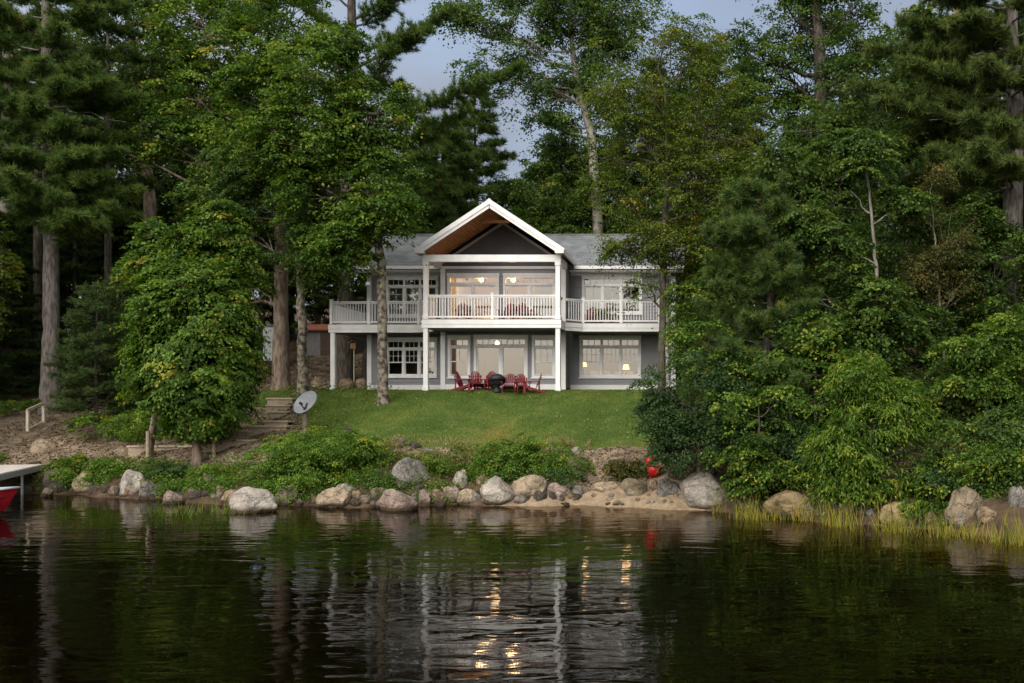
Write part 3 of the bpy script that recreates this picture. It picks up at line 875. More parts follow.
for x, y_, z1 in ((PL, YF, 9.388), (PR, YF, 9.388), (-16.9, 42.4, 6.48)):
    p = MB(); p.box(x - .1, x + .1, y_ - .1, y_ + .1, G - .3, z1); p.box(x - .125, x + .125, y_ - .125, y_ + .125, G - .28, G + .04)
    if z1 > 8: p.box(x - .125, x + .125, y_ - .125, y_ + .125, z1 - .16, z1 - .002); p.box(x - .122, x + .122, y_ - .122, y_ + .122, 6.9, 7.05)
    p.build('post', M['white'], house, bevel=.008)
# decks
def deck(poly, zt, fas, name='deck'):
    mb = MB(); top = [(x, y, zt) for x, y in poly]; bot = [(x, y, zt - .04) for x, y in poly]
    mb.quad(*top); mb.quad(*bot[::-1])
    n = len(poly)
    for i in range(n): j = (i + 1) % n; mb.quad(top[i], bot[i], bot[j], top[j])
    o = mb.build(name, M['decking'], house)
    fb = MB()
    for (ax, ay), (bx, by) in fas:
        v = Vector((bx - ax, by - ay, 0)).normalized(); nn = Vector((v.y, -v.x, 0))
        fb.bar((ax, ay, zt - .13), (bx, by, zt - .13), .05, .19); A_ = Vector((ax, ay, zt - .30)) - nn * .02; B_ = Vector((bx, by, zt - .30)) - nn * .02
        fb.bar(A_, B_, .05, .17)
    fb.build('fascia', M['white'], o)
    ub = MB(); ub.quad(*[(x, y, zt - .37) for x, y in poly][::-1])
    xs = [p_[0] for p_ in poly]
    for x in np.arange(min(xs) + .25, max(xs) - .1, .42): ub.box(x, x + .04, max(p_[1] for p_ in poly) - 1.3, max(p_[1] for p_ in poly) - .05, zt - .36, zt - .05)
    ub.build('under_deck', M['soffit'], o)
    return o


deck([(PL - .12, 39.88), (PR + .12, 39.88), (PR + .12, YB - .03), (PL - .12, YB - .03)], 6.9,
     [((PL - .15, 39.86), (PR + .15, 39.86)), ((PR + .12, 39.9), (PR + .12, 41.0)), ((PL - .12, 41.5), (PL - .12, 39.9))])
deck([(-17.05, 42.3), (-12.95, 42.3), (-12.05, 41.55), (-12.05, YW - .03), (XL - .03, YW - .03), (XL - .03, 48), (-17.05, 48)], 6.88,
     [((-17.08, 42.28), (-12.95, 42.28)), ((-12.95, 42.28), (-12.06, 41.53)), ((-17.07, 48), (-17.07, 42.3))])
deck([(PR + .14, 41.1), (-5.3, 41.7), (-1.78, 41.7), (-1.78, YW - .03), (PR + .14, YW - .03)], 6.88,
     [((PR + .14, 41.08), (-5.3, 41.68)), ((-5.3, 41.68), (-1.76, 41.68)), ((-1.77, 41.7), (-1.77, 43.7))])


def railing(a, b, z, posts=(0, 1), top=1.03):
    a = Vector((*a, z)); b = Vector((*b, z)); mb = MB(); u = Vector((0, 0, 1)); Ln = (b - a).length
    mb.bar(a + u * top, b + u * top, .10, .05); mb.bar(a + u * (top - .06), b + u * (top - .06), .045, .06); mb.bar(a + u * .1, b + u * .1, .05, .07)
    n = int(Ln / .125)
    for i in range(1, n):
        p = a + (b - a) * (i / n); mb.bar(p + u * .12, p + u * (top - .06), .033, .033, (0, 1, 0))
    for t in posts:
        p = a + (b - a) * t; mb.bar(p + u * .0, p + u * (top + .08), .12, .12, (0, 1, 0)); mb.bar(p + u * (top + .08), p + u * (top + .115), .15, .15, (0, 1, 0))
    return mb.build('railing', M['white'], house)


railing((PL + .1, 39.97), (PR - .1, 39.97), 6.9, (.505,))
railing((PL, 40.12), (PL, 41.5), 6.9, ()); railing((PR, 40.12), (PR, 41.1), 6.9, ())
railing((-16.97, 42.36), (-12.95, 42.36), 6.88, (0, .43, 1)); railing((-12.95, 42.36), (-12.0, 41.58), 6.88, ())
railing((-16.97, 42.45), (-16.97, 47.9), 6.88, (1,))
railing((PR + .2, 41.14), (-5.3, 41.76), 6.88, ()); railing((-5.3, 41.76), (-1.85, 41.76), 6.88, (0, .5, 1)); railing((-1.85, 41.85), (-1.85, 43.7), 6.88, ())


# lamps inside that the photo shows lit
def lamp(name, label, x, y, z, kind, power):
    o = empty(name, (x, y, z), label, 'lamp')
    if kind == 'ceiling':
        MB().lathe((x, y, z), [(.11, .32), (.11, .30), (.015, .30), (.015, .13), (.04, .12)], 10).build('rod', M['black'], o)
        MB().lathe((x, y, z), [(.03, .10), (.09, .06), (.115, 0), (.09, -.06), (.03, -.09)], 14).build('globe', M['lamp'], o, smooth=True)
    else:
        MB().lathe((x, y, z), [(.11, -.42), (.11, -.39), (.03, -.36), (.05, -.2), (.02, -.05), (.015, .05)], 12).build('stand', M['clay'], o, smooth=True)
        MB().lathe((x, y, z), [(.17, -.02), (.11, .22)], 16).build('lamp_shade', M['shade'], o, smooth=True)
    l = bpy.data.lights.new('bulb', 'POINT'); l.energy = power; l.color = (1, .60, .27); l.shadow_soft_size = .3 if kind == 'ceiling' else .22
    b = bpy.data.objects.new('bulb', l); COL.objects.link(b); b.parent = o; b.location = (0, 0, -.22 if kind == 'ceiling' else .12)


a = at(481, 280, 43.6); lamp('ceiling_lamp', 'lit globe lamp hanging behind the left upper porch door', a[0], a[1], a[2] + .0, 'ceiling', 62)
a = at(513, 280, 43.4); lamp('ceiling_lamp', 'lit globe lamp hanging behind the right upper porch door', a[0], a[1], a[2] + .0, 'ceiling', 62)
a = at(497, 342.5, 44.0); lamp('ceiling_lamp', 'lit globe lamp hanging behind the ground floor porch door', a[0], a[1], 6.12, 'ceiling', 14)
a = at(626, 367, 44.8); lamp('table_lamp', 'lit table lamp with glowing shade behind the rightmost pane of the right ground floor window', a[0], a[1], a[2] - .1, 'table', 7)
t_ = empty('side_table', (a[0], a[1], G + .02), 'dark side table under the lamp behind the rightmost pane of that window', 'table')
zt = a[2] - .53
MB().box(a[0] - .3, a[0] + .3, a[1] - .25, a[1] + .25, zt - .04, zt).build('tabletop', M['dark_wood'], t_)
for sx in (-.26, .26):
    for sy in (-.21, .21): MB().box(a[0] + sx - .025, a[0] + sx + .025, a[1] + sy - .025, a[1] + sy + .025, G + .02, zt - .041).build('leg', M['dark_wood'], t_)


a = at(583.5, 364, 44.9); lamp('table_lamp', 'lit table lamp at the far left behind the right ground floor window', a[0], a[1], a[2] - .1, 'table', 7)
t_ = empty('side_table', (a[0], a[1], G + .02), 'dark side table under the left lamp of the right ground floor room', 'table'); zt = a[2] - .53
MB().box(a[0] - .22, a[0] + .22, a[1] - .22, a[1] + .22, zt - .04, zt).build('tabletop', M['dark_wood'], t_)
for sx in (-.18, .18):
    for sy in (-.18, .18): MB().box(a[0] + sx - .025, a[0] + sx + .025, a[1] + sy - .025, a[1] + sy + .025, G + .02, zt - .041).build('leg', M['dark_wood'], t_)


def sofa(x, y, z, w, label, mat):
    o = empty('sofa', (x, y, z), label, 'sofa')
    b = MB(); b.box(x - w / 2, x + w / 2, y - .4, y + .4, z + .1, z + .42); b.build('seat', mat, o, bevel=.05)
    b = MB(); b.box(x - w / 2, x + w / 2, y - .42, y - .2, z + .425, z + .85); b.build('backrest', mat, o, bevel=.06)
    for s_ in (-1, 1): MB().box(x + s_ * w / 2 - .1, x + s_ * w / 2 + .1, y - .41, y + .41, z + .08, z + .6).build('armrest', mat, o, bevel=.05)


sofa(-4.9, 45.6, G + .02, 1.0, 'pale armchair behind the left pane of the right ground floor window', M['fabric'])
sofa(-3.75, 45.9, G + .02, 1.0, 'pale armchair behind the middle of the right ground floor window', M['fabric'])
sofa(-9.9, 46.3, 6.8, 2.0, 'pale sofa in the lit upper room behind the porch doors', M['fabric'])
t_ = empty('cabinet', (-8.9, 47.6, 6.8), 'dark wooden cabinet against the back wall of the lit upper room', 'cabinet')
b = MB(); b.box(-9.7, -8.3, 47.35, 47.98, 6.82, 8.75); b.build('case', M['dark_wood'], t_)
for x in (-9.35, -8.65): MB().box(x - .33, x + .33, 47.32, 47.349, 6.95, 8.65).build('door', M['dark_wood'], t_)
t_ = empty('cabinet', (-9.6, 47.6, G), 'dark wooden cabinet in the ground floor room behind the porch door', 'cabinet')
MB().box(-10.6, -9.2, 47.35, 47.98, G + .04, 5.6).build('case', M['dark_wood'], t_)
for x in (-10.25, -9.55): MB().box(x - .33, x + .33, 47.32, 47.349, G + .1, 5.5).build('door', M['dark_wood'], t_)


# ------------------------------------------------------------------ adirondack chairs
def adirondack(label):
    o = empty('adirondack_chair', (0, 0, 0), label, 'chair', 'red adirondack chairs')
    s = MB()
    for i in range(6):
        y = -.30 + i * .105; z = .37 - i * .028; s.bar((-.28, y, z), (.28, y, z), .09, .022, (0, .26, 1))
    s.build('seat', M['red'], o)
    b = MB()
    for i in range(7):
        k = i - 3; x0 = k * .075; x1 = k * .098; h = 1.02 - .022 * k * k
        b.bar((x0, .24, .24), (x1, .52, h), .068 + .0, .018, (0, 1, -.4))
    b.bar((-.26, .30, .42), (.26, .30, .42), .07, .03); b.bar((-.3, .46, .74), (.3, .46, .74), .07, .03)
    b.build('backrest', M['red'], o)
    for sx in (-1, 1):
        a_ = MB(); a_.bar((sx * .37, -.40, .585), (sx * .37, .44, .585), .125, .025); a_.bar((sx * .33, -.3, .52), (sx * .37, -.3, .57), .03, .09, (0, 1, 0)); a_.build('armrest', M['red'], o)
        l = MB(); l.bar((sx * .31, -.31, 0), (sx * .31, -.31, .575), .03, .10, (0, 1, 0)); l.build('leg', M['red'], o)
        l = MB(); l.bar((sx * .275, -.36, .34), (sx * .275, .72, .03), .028, .11); l.build('leg', M['red'], o)
        l = MB(); l.bar((sx * .335, .40, .14), (sx * .335, .40, .575), .03, .06, (0, 1, 0)); l.build('leg', M['red'], o)
    return o


def copy_thing(o, name=None):
    c = o.copy(); COL.objects.link(c)
    for ch in [k for k in bpy.data.objects if k.parent == o]:
        d = ch.copy(); COL.objects.link(d); d.parent = c
        for g_ in [k for k in bpy.data.objects if k.parent == ch]:
            e_ = g_.copy(); COL.objects.link(e_); e_.parent = d
    return c


chair = adirondack('red adirondack chair at the left end of the row on the lawn, seen side on')
spots = [(466, 39.35, None, 78, None), (477, 39.6, None, 25, 'red adirondack chair on the lawn, second from the left of the row'),
         (486.5, 39.7, None, -20, 'red adirondack chair on the lawn just left of the black fire pit'), (509, 39.55, None, 8, 'red adirondack chair on the lawn just right of the black fire pit'),
         (522.5, 39.5, None, 20, 'red adirondack chair on the lawn, second from the right of the row'), (531, 39.3, None, -82, 'red adirondack chair at the right end of the row on the lawn, seen side on'),
         (463, 41.2, 6.9, 15, 'red adirondack chair on the upper porch behind the railing, left of the middle post'), (507, 41.2, 6.9, -10, 'red adirondack chair on the upper porch just right of the middle post'),
         (524, 41.1, 6.9, 20, 'red adirondack chair on the upper porch nearest the cream blind'), (589, 42.8, 6.88, -15, 'red adirondack chair on the right deck behind the railing')]
for i, (px, d, z, a_, lab) in enumerate(spots):
    o = chair if i == 0 else copy_thing(chair)
    if lab: o['label'] = lab
    X = (px - CX) * d / F
    o.location = (X, d, gz(X, d) if z is None else z); o.rotation_euler.z = R(a_); o.scale = (.86,) * 3

X = (497 - CX) * 39.5 / F; z = gz(X, 39.5)
fp = empty('fire_pit', (X, 39.5, z), 'round black fire pit standing among the red chairs on the lawn', 'fire pit')
MB().lathe((X, 39.5, z - .03), [(.24, 0), (.22, .1), (.16, .12), (.16, .3), (.3, .33)], 16).build('base', M['black'], fp, smooth=True)
MB().lathe((X, 39.5, z), [(.28, .301), (.42, .42), (.46, .6), (.48, .6), (.48, .63), (.43, .63), (.38, .48), (.1, .4)], 20).build('bowl', M['black'], fp, smooth=True)
fp.scale = (.82, .82, .9)
MB().lathe((X, 39.5, z), [(.445, .633), (.40, .72), (.22, .83), (.05, .87)], 20).build('lid', M['black'], fp, smooth=True)


def flowers(name, label, x, y, z, mat, r, pot=True, seed=3, cat='plant'):
    o = empty(name, (x, y, z), label, cat)
    rr = np.random.default_rng(seed); zz = z
    if pot:
        MB().lathe((x, y, z), [(.10, 0), (.15, .24), (.17, .25), (.17, .29), (.14, .29)], 14).build('pot', M['clay'], o, smooth=True); zz = z + .27
    P = rr.normal(size=(50, 3)) * r * .5 + np.array([x, y, zz + r * .7]); P[:, 2] = np.maximum(P[:, 2], zz + .02)
    V, t = leaf_cloud(P, nrm(P - np.array([x, y, zz])), 9, .1, .09, .045, seed=seed)
    link(poly_mesh('foliage', V - np.array([x, y, z]), 4, t), 'foliage', L['weed'], o)
    m = 46; P = np.array([x, y, zz + r * .85]) + nrm(rr.normal(size=(m, 3))) * r * (.7 + .3 * rr.random((m, 1))); V, t = leaf_cloud(P, nrm(P - np.array([x, y, zz])), 5, .05, .07, .06, seed=seed + 1)
    link(poly_mesh('blossom', V - np.array([x, y, z]), 4, t), 'blossom', mat, o)


flowers('potted_plant', 'yellow flowers in a clay pot on the right deck behind the railing', -4.55, 42.1, 6.88, M['petal_y'], .24)
flowers('potted_plant', 'orange flowers in a clay pot on the right deck near the middle railing post', -4.05, 42.2, 6.88, M['petal_o'], .42, seed=8)

# ------------------------------------------------------------------ rocks
def rock_mesh(seed):
    bm = bmesh.new(); bmesh.ops.create_icosphere(bm, subdivisions=4, radius=1)
    off = Vector((seed * 7.3, seed * 3.1, seed * 1.7))
    planes = [Vector(rng.normal(size=3)).normalized() for _ in range(9)]; cutd = [.60 + .30 * rng.random() for _ in range(9)]
    for v in bm.verts:
        p = v.co.copy()
        for pl, c in zip(planes, cutd):
            e = p.dot(pl) - c
            if e > 0: p -= pl * e * .78
        p *= 1 + .20 * mnoise.noise(p * 1.2 + off) + .10 * mnoise.noise(p * 2.7 + off) + .04 * mnoise.noise(p * 7 + off) + .02 * mnoise.noise(p * 15 + off)
        if p.z < -.5: p.z = -.5 + (p.z + .5) * .3
        v.co = p
    me = bpy.data.meshes.new('boulder'); bm.to_mesh(me); bm.free(); me.shade_smooth()
    co_ = np.array([v.co for v in me.vertices]); lo, hi = co_.min(0), co_.max(0)
    for v in me.vertices: v.co = Vector(((v.co.x - (lo[0] + hi[0]) / 2) / (hi[0] - lo[0]), (v.co.y - (lo[1] + hi[1]) / 2) / (hi[1] - lo[1]), (v.co.z - lo[2]) / (hi[2] - lo[2])))
    me.materials.append(M['rock']); return me


ROCKS = [rock_mesh(i + 1) for i in range(9)]
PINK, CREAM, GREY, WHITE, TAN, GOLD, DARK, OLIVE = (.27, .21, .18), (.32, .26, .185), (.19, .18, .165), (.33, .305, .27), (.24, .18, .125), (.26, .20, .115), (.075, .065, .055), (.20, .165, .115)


def rock(px, pyb, w, h, col, label, name='boulder', cat='boulder', group=None, mesh=0, rz=None, ty=0, dep=.8, sink=.30):
    g = ground_at(px, pyb); d = g[1]; k = d / F
    o = bpy.data.objects.new(name, ROCKS[mesh % len(ROCKS)]); COL.objects.link(o)
    sc = np.array([w * k, max(w * k * dep, .06), h * k * (1 + sink)])
    o.scale = sc; o.location = (g[0], d + sc[1] * .38, EYE - (pyb - HY) * k - h * k * sink)
    o.rotation_euler = (0, R(ty), R(random.uniform(-25, 25) if rz is None else rz)); o.color = (*col, 1)
    return tag(o, label, cat, group)


RK = [
    (82, 493, 33, 23, CREAM, 'tan orange boulder at the left waterline, right of the dark rocks', 0, 0),
    (127, 495, 27, 25, WHITE, 'cream boulder with a peaked top at the left waterline', 1, 8),
    (147, 499, 22, 18, GREY, 'grey brown boulder right of the peaked cream one', 2, 0),
    (168, 504, 24, 13, PINK, 'low pinkish brown rock lying in the water before the grey brown boulder', 3, -6),
    (52, 493, 32, 24, DARK, 'dark brown grey boulder beside the end of the dock', 4, 0),
    (18, 494, 22, 10, DARK, 'flat dark rock under the dock behind the red boat', 5, 0),
    (44, 497, 14, 9, OLIVE, 'small tan rock in the water before the dark boulder', 6, 0),
    (247, 513, 48, 25, WHITE, 'white grey boulder standing in the water among green reeds', 1, 6),
    (229, 504, 24, 14, TAN, 'tan rock right behind the white boulder in the reeds', 5, 0),
    (284, 505, 24, 20, PINK, 'pinkish brown rock at the foot of the big bush', 7, 0),
    (330, 508, 37, 20, CREAM, 'tan split boulder below the middle of the big bush', 8, -4),
    (341, 497, 27, 13, WHITE, 'pale grey slab lying behind the tan split boulder', 6, 6),
    (397, 511, 38, 23, PINK, 'pointed pinkish boulder right of the big bush at the waterline', 3, -14),
    (405, 485, 40, 27, GREY, 'big grey upright boulder with pale flecks at the right of the big bush', 1, 10),
    (424, 505, 14, 16, PINK, 'narrow reddish rock right of the pointed pinkish boulder', 2, 0),
    (436, 503, 16, 14, TAN, 'small rusty tan rock left of the two round pink stones', 5, 0),
    (450, 503, 20, 17, PINK, 'round pink stone at the waterline, the left of two', 4, 0),
    (466, 505, 22, 16, CREAM, 'round cream pink stone at the waterline, the right of two', 6, 0),
    (459, 488, 15, 18, WHITE, 'pale grey standing stone among the weeds above the round stones', 7, 0),
    (493, 504, 39, 27, WHITE, 'big pinkish white blotched boulder at the middle of the shore', 0, 4),
    (482, 484, 14, 9, TAN, 'small tan stone above the blotched boulder', 2, 0),
    (528, 497, 39, 22, CREAM, 'smooth rounded cream boulder below the right bush', 8, 0),
    (557, 496, 24, 13, PINK, 'flat grey pink rock just right of the smooth cream boulder', 3, 0),
    (579, 495, 20, 9, TAN, 'low pinkish rock at the left end of the little beach', 5, 0),
    (604, 491, 30, 9, CREAM, 'flat pale rock on the little beach', 7, 0),
    (637, 495, 36, 18, OLIVE, 'slanting olive tan boulder on the beach below the red toy', 3, -16),
    (668, 495, 24, 17, GREY, 'grey rock between the slanting boulder and the big white one', 2, 0),
    (653, 491, 12, 12, TAN, 'small tan rock behind the slanting olive boulder', 6, 0),
    (703, 507, 62, 36, WHITE, 'biggest white grey boulder at the right end of the beach', 0, 6),
    (707, 479, 18, 13, GREY, 'small grey rock resting above the biggest white boulder', 4, 0),
    (797, 518, 64, 26, GOLD, 'wide golden tan boulder among the reeds under the right shrubs', 0, 0),
    (754, 512, 30, 16, DARK, 'dark rock between the biggest white and the wide golden boulder', 5, 0),
    (903, 525, 44, 22, GOLD, 'tan boulder half hidden by reeds under the bright tree', 6, 0),
    (969, 517, 36, 30, OLIVE, 'tall grey boulder right of the bright tree', 6, 0),
    (1019, 508, 18, 22, GREY, 'pale grey boulder at the right edge of the picture', 4, 0),
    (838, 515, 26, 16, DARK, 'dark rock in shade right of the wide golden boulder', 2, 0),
    (990, 520, 22, 13, TAN, 'low tan rock between the tall grey boulder and the right edge', 3, 0),
    (38, 453, 26, 14, CREAM, 'cream boulder lying alone on the dirt above the dock', 5, 4),
    (347, 434, 9, 7, DARK, 'dark stone at the bottom of the lawn above the big bush', 2, 0),
    (398, 443, 15, 6, GREY, 'flat grey stone at the lawn bottom, the upper left of three', 6, 0),
    (414, 448, 13, 7, DARK, 'dark flat stone at the lawn bottom, the middle of three', 3, 0),
    (427, 454, 15, 6, GREY, 'flat grey stone at the lawn bottom, the lower right of three', 8, 0),
    (317, 387, 15, 11, CREAM, 'tan rock beside the left deck post', 1, 0),
    (345, 388, 16, 10, TAN, 'tan rock under the deck, just right of the left deck post', 4, 0),
    (359, 388, 14, 10, CREAM, 'tan rock under the deck beside the house corner', 7, 0),
    (366, 381, 10, 34, DARK, 'dark rock pile under the deck against the house', 2, 0),
    (15, 377, 17, 8, GREY, 'pale grey rock on the dark forest floor behind the big pine', 0, 0),
    (577, 455, 14, 8, WHITE, 'pale stone at the top of the beach path', 5, 0),
    (198, 433, 0, 0, None, '', 0, 0),
    (207, 436, 8, 5, WHITE, 'small white stone at the end of the upper timber wall', 5, 0),
    (148, 441, 26, 20, GREY, 'grey boulder below the vine covered tree, left of its trunk', 1, 0),
]
for q_ in RK:
    if q_[4] is None: continue
    rock(*q_[:6], mesh=q_[6], ty=q_[7])
rr = np.random.default_rng(5)
for i in range(34):
    px = rr.uniform(560, 690); py = rr.uniform(488, 506); w = rr.uniform(3, 9)
    rock(px, py, w, w * .6, [CREAM, TAN, WHITE, PINK, OLIVE][rr.integers(5)], 'small pale pebble on the little sand beach', 'pebble', 'pebble', 'pebbles on the little beach', mesh=int(rr.integers(9)))
for i in range(110):
    px = rr.uniform(60, 580); base = np.interp(px, [60, 130, 200, 300, 400, 500, 580], [494, 498, 503, 508, 509, 505, 500]); py = base - abs(rr.normal()) * 7; w = rr.uniform(6, 15)
    rock(px, py, w, w * .7, [GREY, TAN, PINK, DARK, DARK, OLIVE][rr.integers(6)], 'small stone filling the gaps between the shoreline boulders left of the beach', 'stone', 'stone', 'small stones packed along the shoreline', mesh=int(rr.integers(9)))
for i in range(40):
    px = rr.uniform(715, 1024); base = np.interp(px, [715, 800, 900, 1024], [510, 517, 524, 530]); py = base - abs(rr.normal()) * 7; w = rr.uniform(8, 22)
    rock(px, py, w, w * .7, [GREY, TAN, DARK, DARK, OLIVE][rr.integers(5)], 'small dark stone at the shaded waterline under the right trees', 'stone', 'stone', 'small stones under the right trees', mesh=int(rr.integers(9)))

# ------------------------------------------------------------------ dock, boat, dish, feeder, rail, steps, sheds, red toy
dz = .92
c0, c1 = np.array([-24.95, 35.0]), np.array([-22.35, 28.6]); dv = (c1 - c0) / np.linalg.norm(c1 - c0); wv = np.array([-dv[1], dv[0]])
if wv[0] > 0: wv = -wv
dk = empty('dock', (c0[0], c0[1], dz), 'weathered plank dock on an aluminium frame at the left edge', 'dock')
mb = MB(); Ld = np.linalg.norm(c1 - c0); n = int(Ld / .145)
for i in range(n):
    p = c0 + dv * (i + .5) * .145; a = p + wv * .03; b = p + wv * 2.3
    mb.bar((*a, dz), (*b, dz), .138, .04)
mb.build('planks', M['dock'], dk)
for off in (.0, 2.33):
    a = c0 + wv * off; b = c1 + wv * off
    MB().bar((*a, dz - .10), (*b, dz - .10), .05, .2).build('side_rail', M['alu'], dk)
a = c0; b = c0 + wv * 2.33
MB().bar((*(a - dv * .03), dz - .1), (*(b - dv * .03), dz - .1), .05, .2).build('end_rail', M['alu'], dk)
for t in (.35, .8):
    for off in (.08, 2.2):
        p = c0 + dv * Ld * t + wv * off; MB().tube([(*p, -1.5), (*p, dz - .03)], .04, 8).build('leg', M['alu'], dk)

bt = empty('motorboat', (-19.9, 26.9, 0), 'red motorboat with pale gunwale, its bow pointing in from the left edge', 'boat')
hd = np.array([-.97, -.24]); sdv = np.array([-hd[1], hd[0]])
rings = []; rail_l, rail_r = [], []
for i, t in enumerate(np.linspace(0, 1, 15)):
    x = t * 4.6; wd = .92 * (1 - (1 - min(t * 1.9, 1)) ** 2.2); zt = .80 - .22 * min(t * 1.6, 1); zb = -.25 + .42 * max(0, 1 - t * 3.5) ** 1.5
    c = np.array([-19.9, 26.9]) + hd * (x + .0)
    ring = []
    for u in (-1, -.82, -.45, 0, .45, .82, 1):
        zz = zt if abs(u) == 1 else (zb + (zt - zb) * (.42 if abs(u) > .7 else (.06 if abs(u) > .2 else 0)))
        pull = max(0, 1 - t * 5) * .35 * (1 - (zz - zb) / (zt - zb + 1e-6))
        p = c + sdv * u * wd * (1 if abs(u) == 1 else .97) + hd * pull
        ring.append((p[0], p[1], zz))
    rings.append(ring); rail_l.append(ring[0]); rail_r.append(ring[-1])
mb = MB()
for ra, rb in zip(rings[:-1], rings[1:]):
    for j in range(6): mb.quad(ra[j], ra[j + 1], rb[j + 1], rb[j])
mb.quad(*rings[-1]); mb.build('hull', M['boat_red'], bt, smooth=False)
mb = MB(); mb.tube(rail_l, .035, 6); mb.tube(rail_r, .035, 6); mb.build('gunwale', M['alu'], bt, smooth=True)
mb = MB()
for ra, rb in zip(rings[1:-1], rings[2:]):
    mb.quad((ra[0][0], ra[0][1], ra[0][2] - .2), (ra[-1][0], ra[-1][1], ra[-1][2] - .2), (rb[-1][0], rb[-1][1], rb[-1][2] - .2), (rb[0][0], rb[0][1], rb[0][2] - .2))
mb.build('inner_deck', M['grey_board'], bt)
for k_, (t, s_) in enumerate(((.16, .0), (.3, .25), (.42, -.3))):
    c = np.array([-19.9, 26.9]) + hd * t * 4.6 + sdv * s_
    MB().lathe((c[0], c[1], .50), [(.2, 0), (.26, .08), (.24, .2), (.12, .27)], 12).build('seat_cushion', M['black' if k_ else 'fabric'], bt, smooth=True)

g = ground_at(305, 437); d = g[1]; px_ = d / F
sd_ = empty('satellite_dish', g, 'grey oval satellite dish on a short post at the lawn edge', 'satellite dish')
MB().tube([g - UP * .3, (g[0], g[1], at(305, 408, d)[2])], .085, 10).build('post', M['bark_brown'], sd_)
top = at(305, 402, d)
nv = Vector((-.38, -.92, .5)).normalized(); uu = Vector((.86, 0, .5)); uu = (uu - nv * uu.dot(nv)).normalized(); vv = nv.cross(uu)
mb = MB(); rings = []
for back in (0, .025):
    for r_ in np.linspace(0.02, 1, 7):
        rings.append([tuple(Vector(top) + uu * math.cos(t) * .52 * r_ + vv * math.sin(t) * .44 * r_ - nv * (.11 * (1 - r_ * r_) + back)) for t in np.linspace(0, 2 * math.pi, 28, endpoint=False)])
a, b = rings[:7], rings[7:]
for rs in (a, b):
    for p, q_ in zip(rs[:-1], rs[1:]):
        for j in range(28): mb.quad(p[j], p[(j + 1) % 28], q_[(j + 1) % 28], q_[j])
for j in range(28): mb.quad(a[-1][j], a[-1][(j + 1) % 28], b[-1][(j + 1) % 28], b[-1][j])
mb.build('reflector', M['dish'], sd_, smooth=True)
f0 = Vector(top) - vv * .0 + uu * .05; e = Vector(top) + nv * .42 + Vector((.10, 0, -.22)); st = Vector((top[0] + .05, top[1] - .1, top[2] - .28))
MB().tube([st, e], .022, 6).build('feed_arm', M['black'], sd_)
MB().tube([e - nv * .0, e - nv * .12], [.055, .04], 8).build('receiver', M['black'], sd_)
MB().tube([(g[0], g[1], at(305, 412, d)[2]), st, Vector(top) - nv * .13], .05, 8).build('bracket', M['black'], sd_)

g = ground_at(354, 378); d = 44.6; x = at(354, 378, d)[0]; zg = gz(x, d)
bf = empty('bird_feeder', (x, d, zg), 'brown wooden bird feeder with a pitched roof on a thin pole under the deck', 'bird feeder')
zt = at(354, 349, d)[2]
MB().tube([(x, d, zg - .2), (x, d, zt)], .025, 6).build('pole', M['rail_wood'], bf)
MB().box(x - .13, x + .13, d - .13, d + .13, zt, zt + .28).build('box', M['chimney'], bf)
mb = MB(); mb.bar((x - .02, d, zt + .42), (x + .24, d, zt + .27), .4, .025); mb.bar((x + .02, d, zt + .42), (x - .24, d, zt + .27), .4, .025); mb.build('roof', M['grey_board'], bf)

a = at(368, 271, 41.2)
hf = empty('hanging_feeder', a, 'small white bird feeder hanging from the maple in front of the left deck', 'bird feeder')
MB().lathe(a, [(.24, .0), (.25, .03), (.14, .12), (.03, .17)], 12).build('roof', M['white'], hf, smooth=True)
MB().tube([a + UP * .0, a - UP * .50], .012, 5).build('rod', M['black'], hf)
MB().lathe(a - UP * .62, [(.05, .14), (.09, .12), (.09, .0), (.13, -.01), (.13, -.03)], 12).build('seed_tube', M['white'], hf, smooth=True)
MB().tube([a + UP * .16, a + UP * 1.3], .008, 4).build('cord', M['black'], hf)
ga, gb = ground_at(28, 432), ground_at(44, 423)
hr = empty('handrail', ga, 'pale wooden handrail on two posts beside the big pine', 'handrail')
ta = at(28, 411, ga[1]); tb = at(44, 404, gb[1])
MB().bar(ga - UP * .3, ta, .11, .11, (0, 1, 0)).build('post', M['rail_wood'], hr); MB().bar(gb - UP * .3, tb, .11, .11, (0, 1, 0)).build('post', M['rail_wood'], hr)
MB().bar(ta + np.array([0, -.07, .02]), tb + np.array([0, -.07, .02]), .05, .12).build('top_rail', M['rail_wood'], hr)
MB().bar(at(20, 435, ga[1]) + np.array([0, -.08, 0]), at(44, 422.5, gb[1]) + np.array([0, -.08, 0]), .05, .13).build('lower_rail', M['rail_wood'], hr)

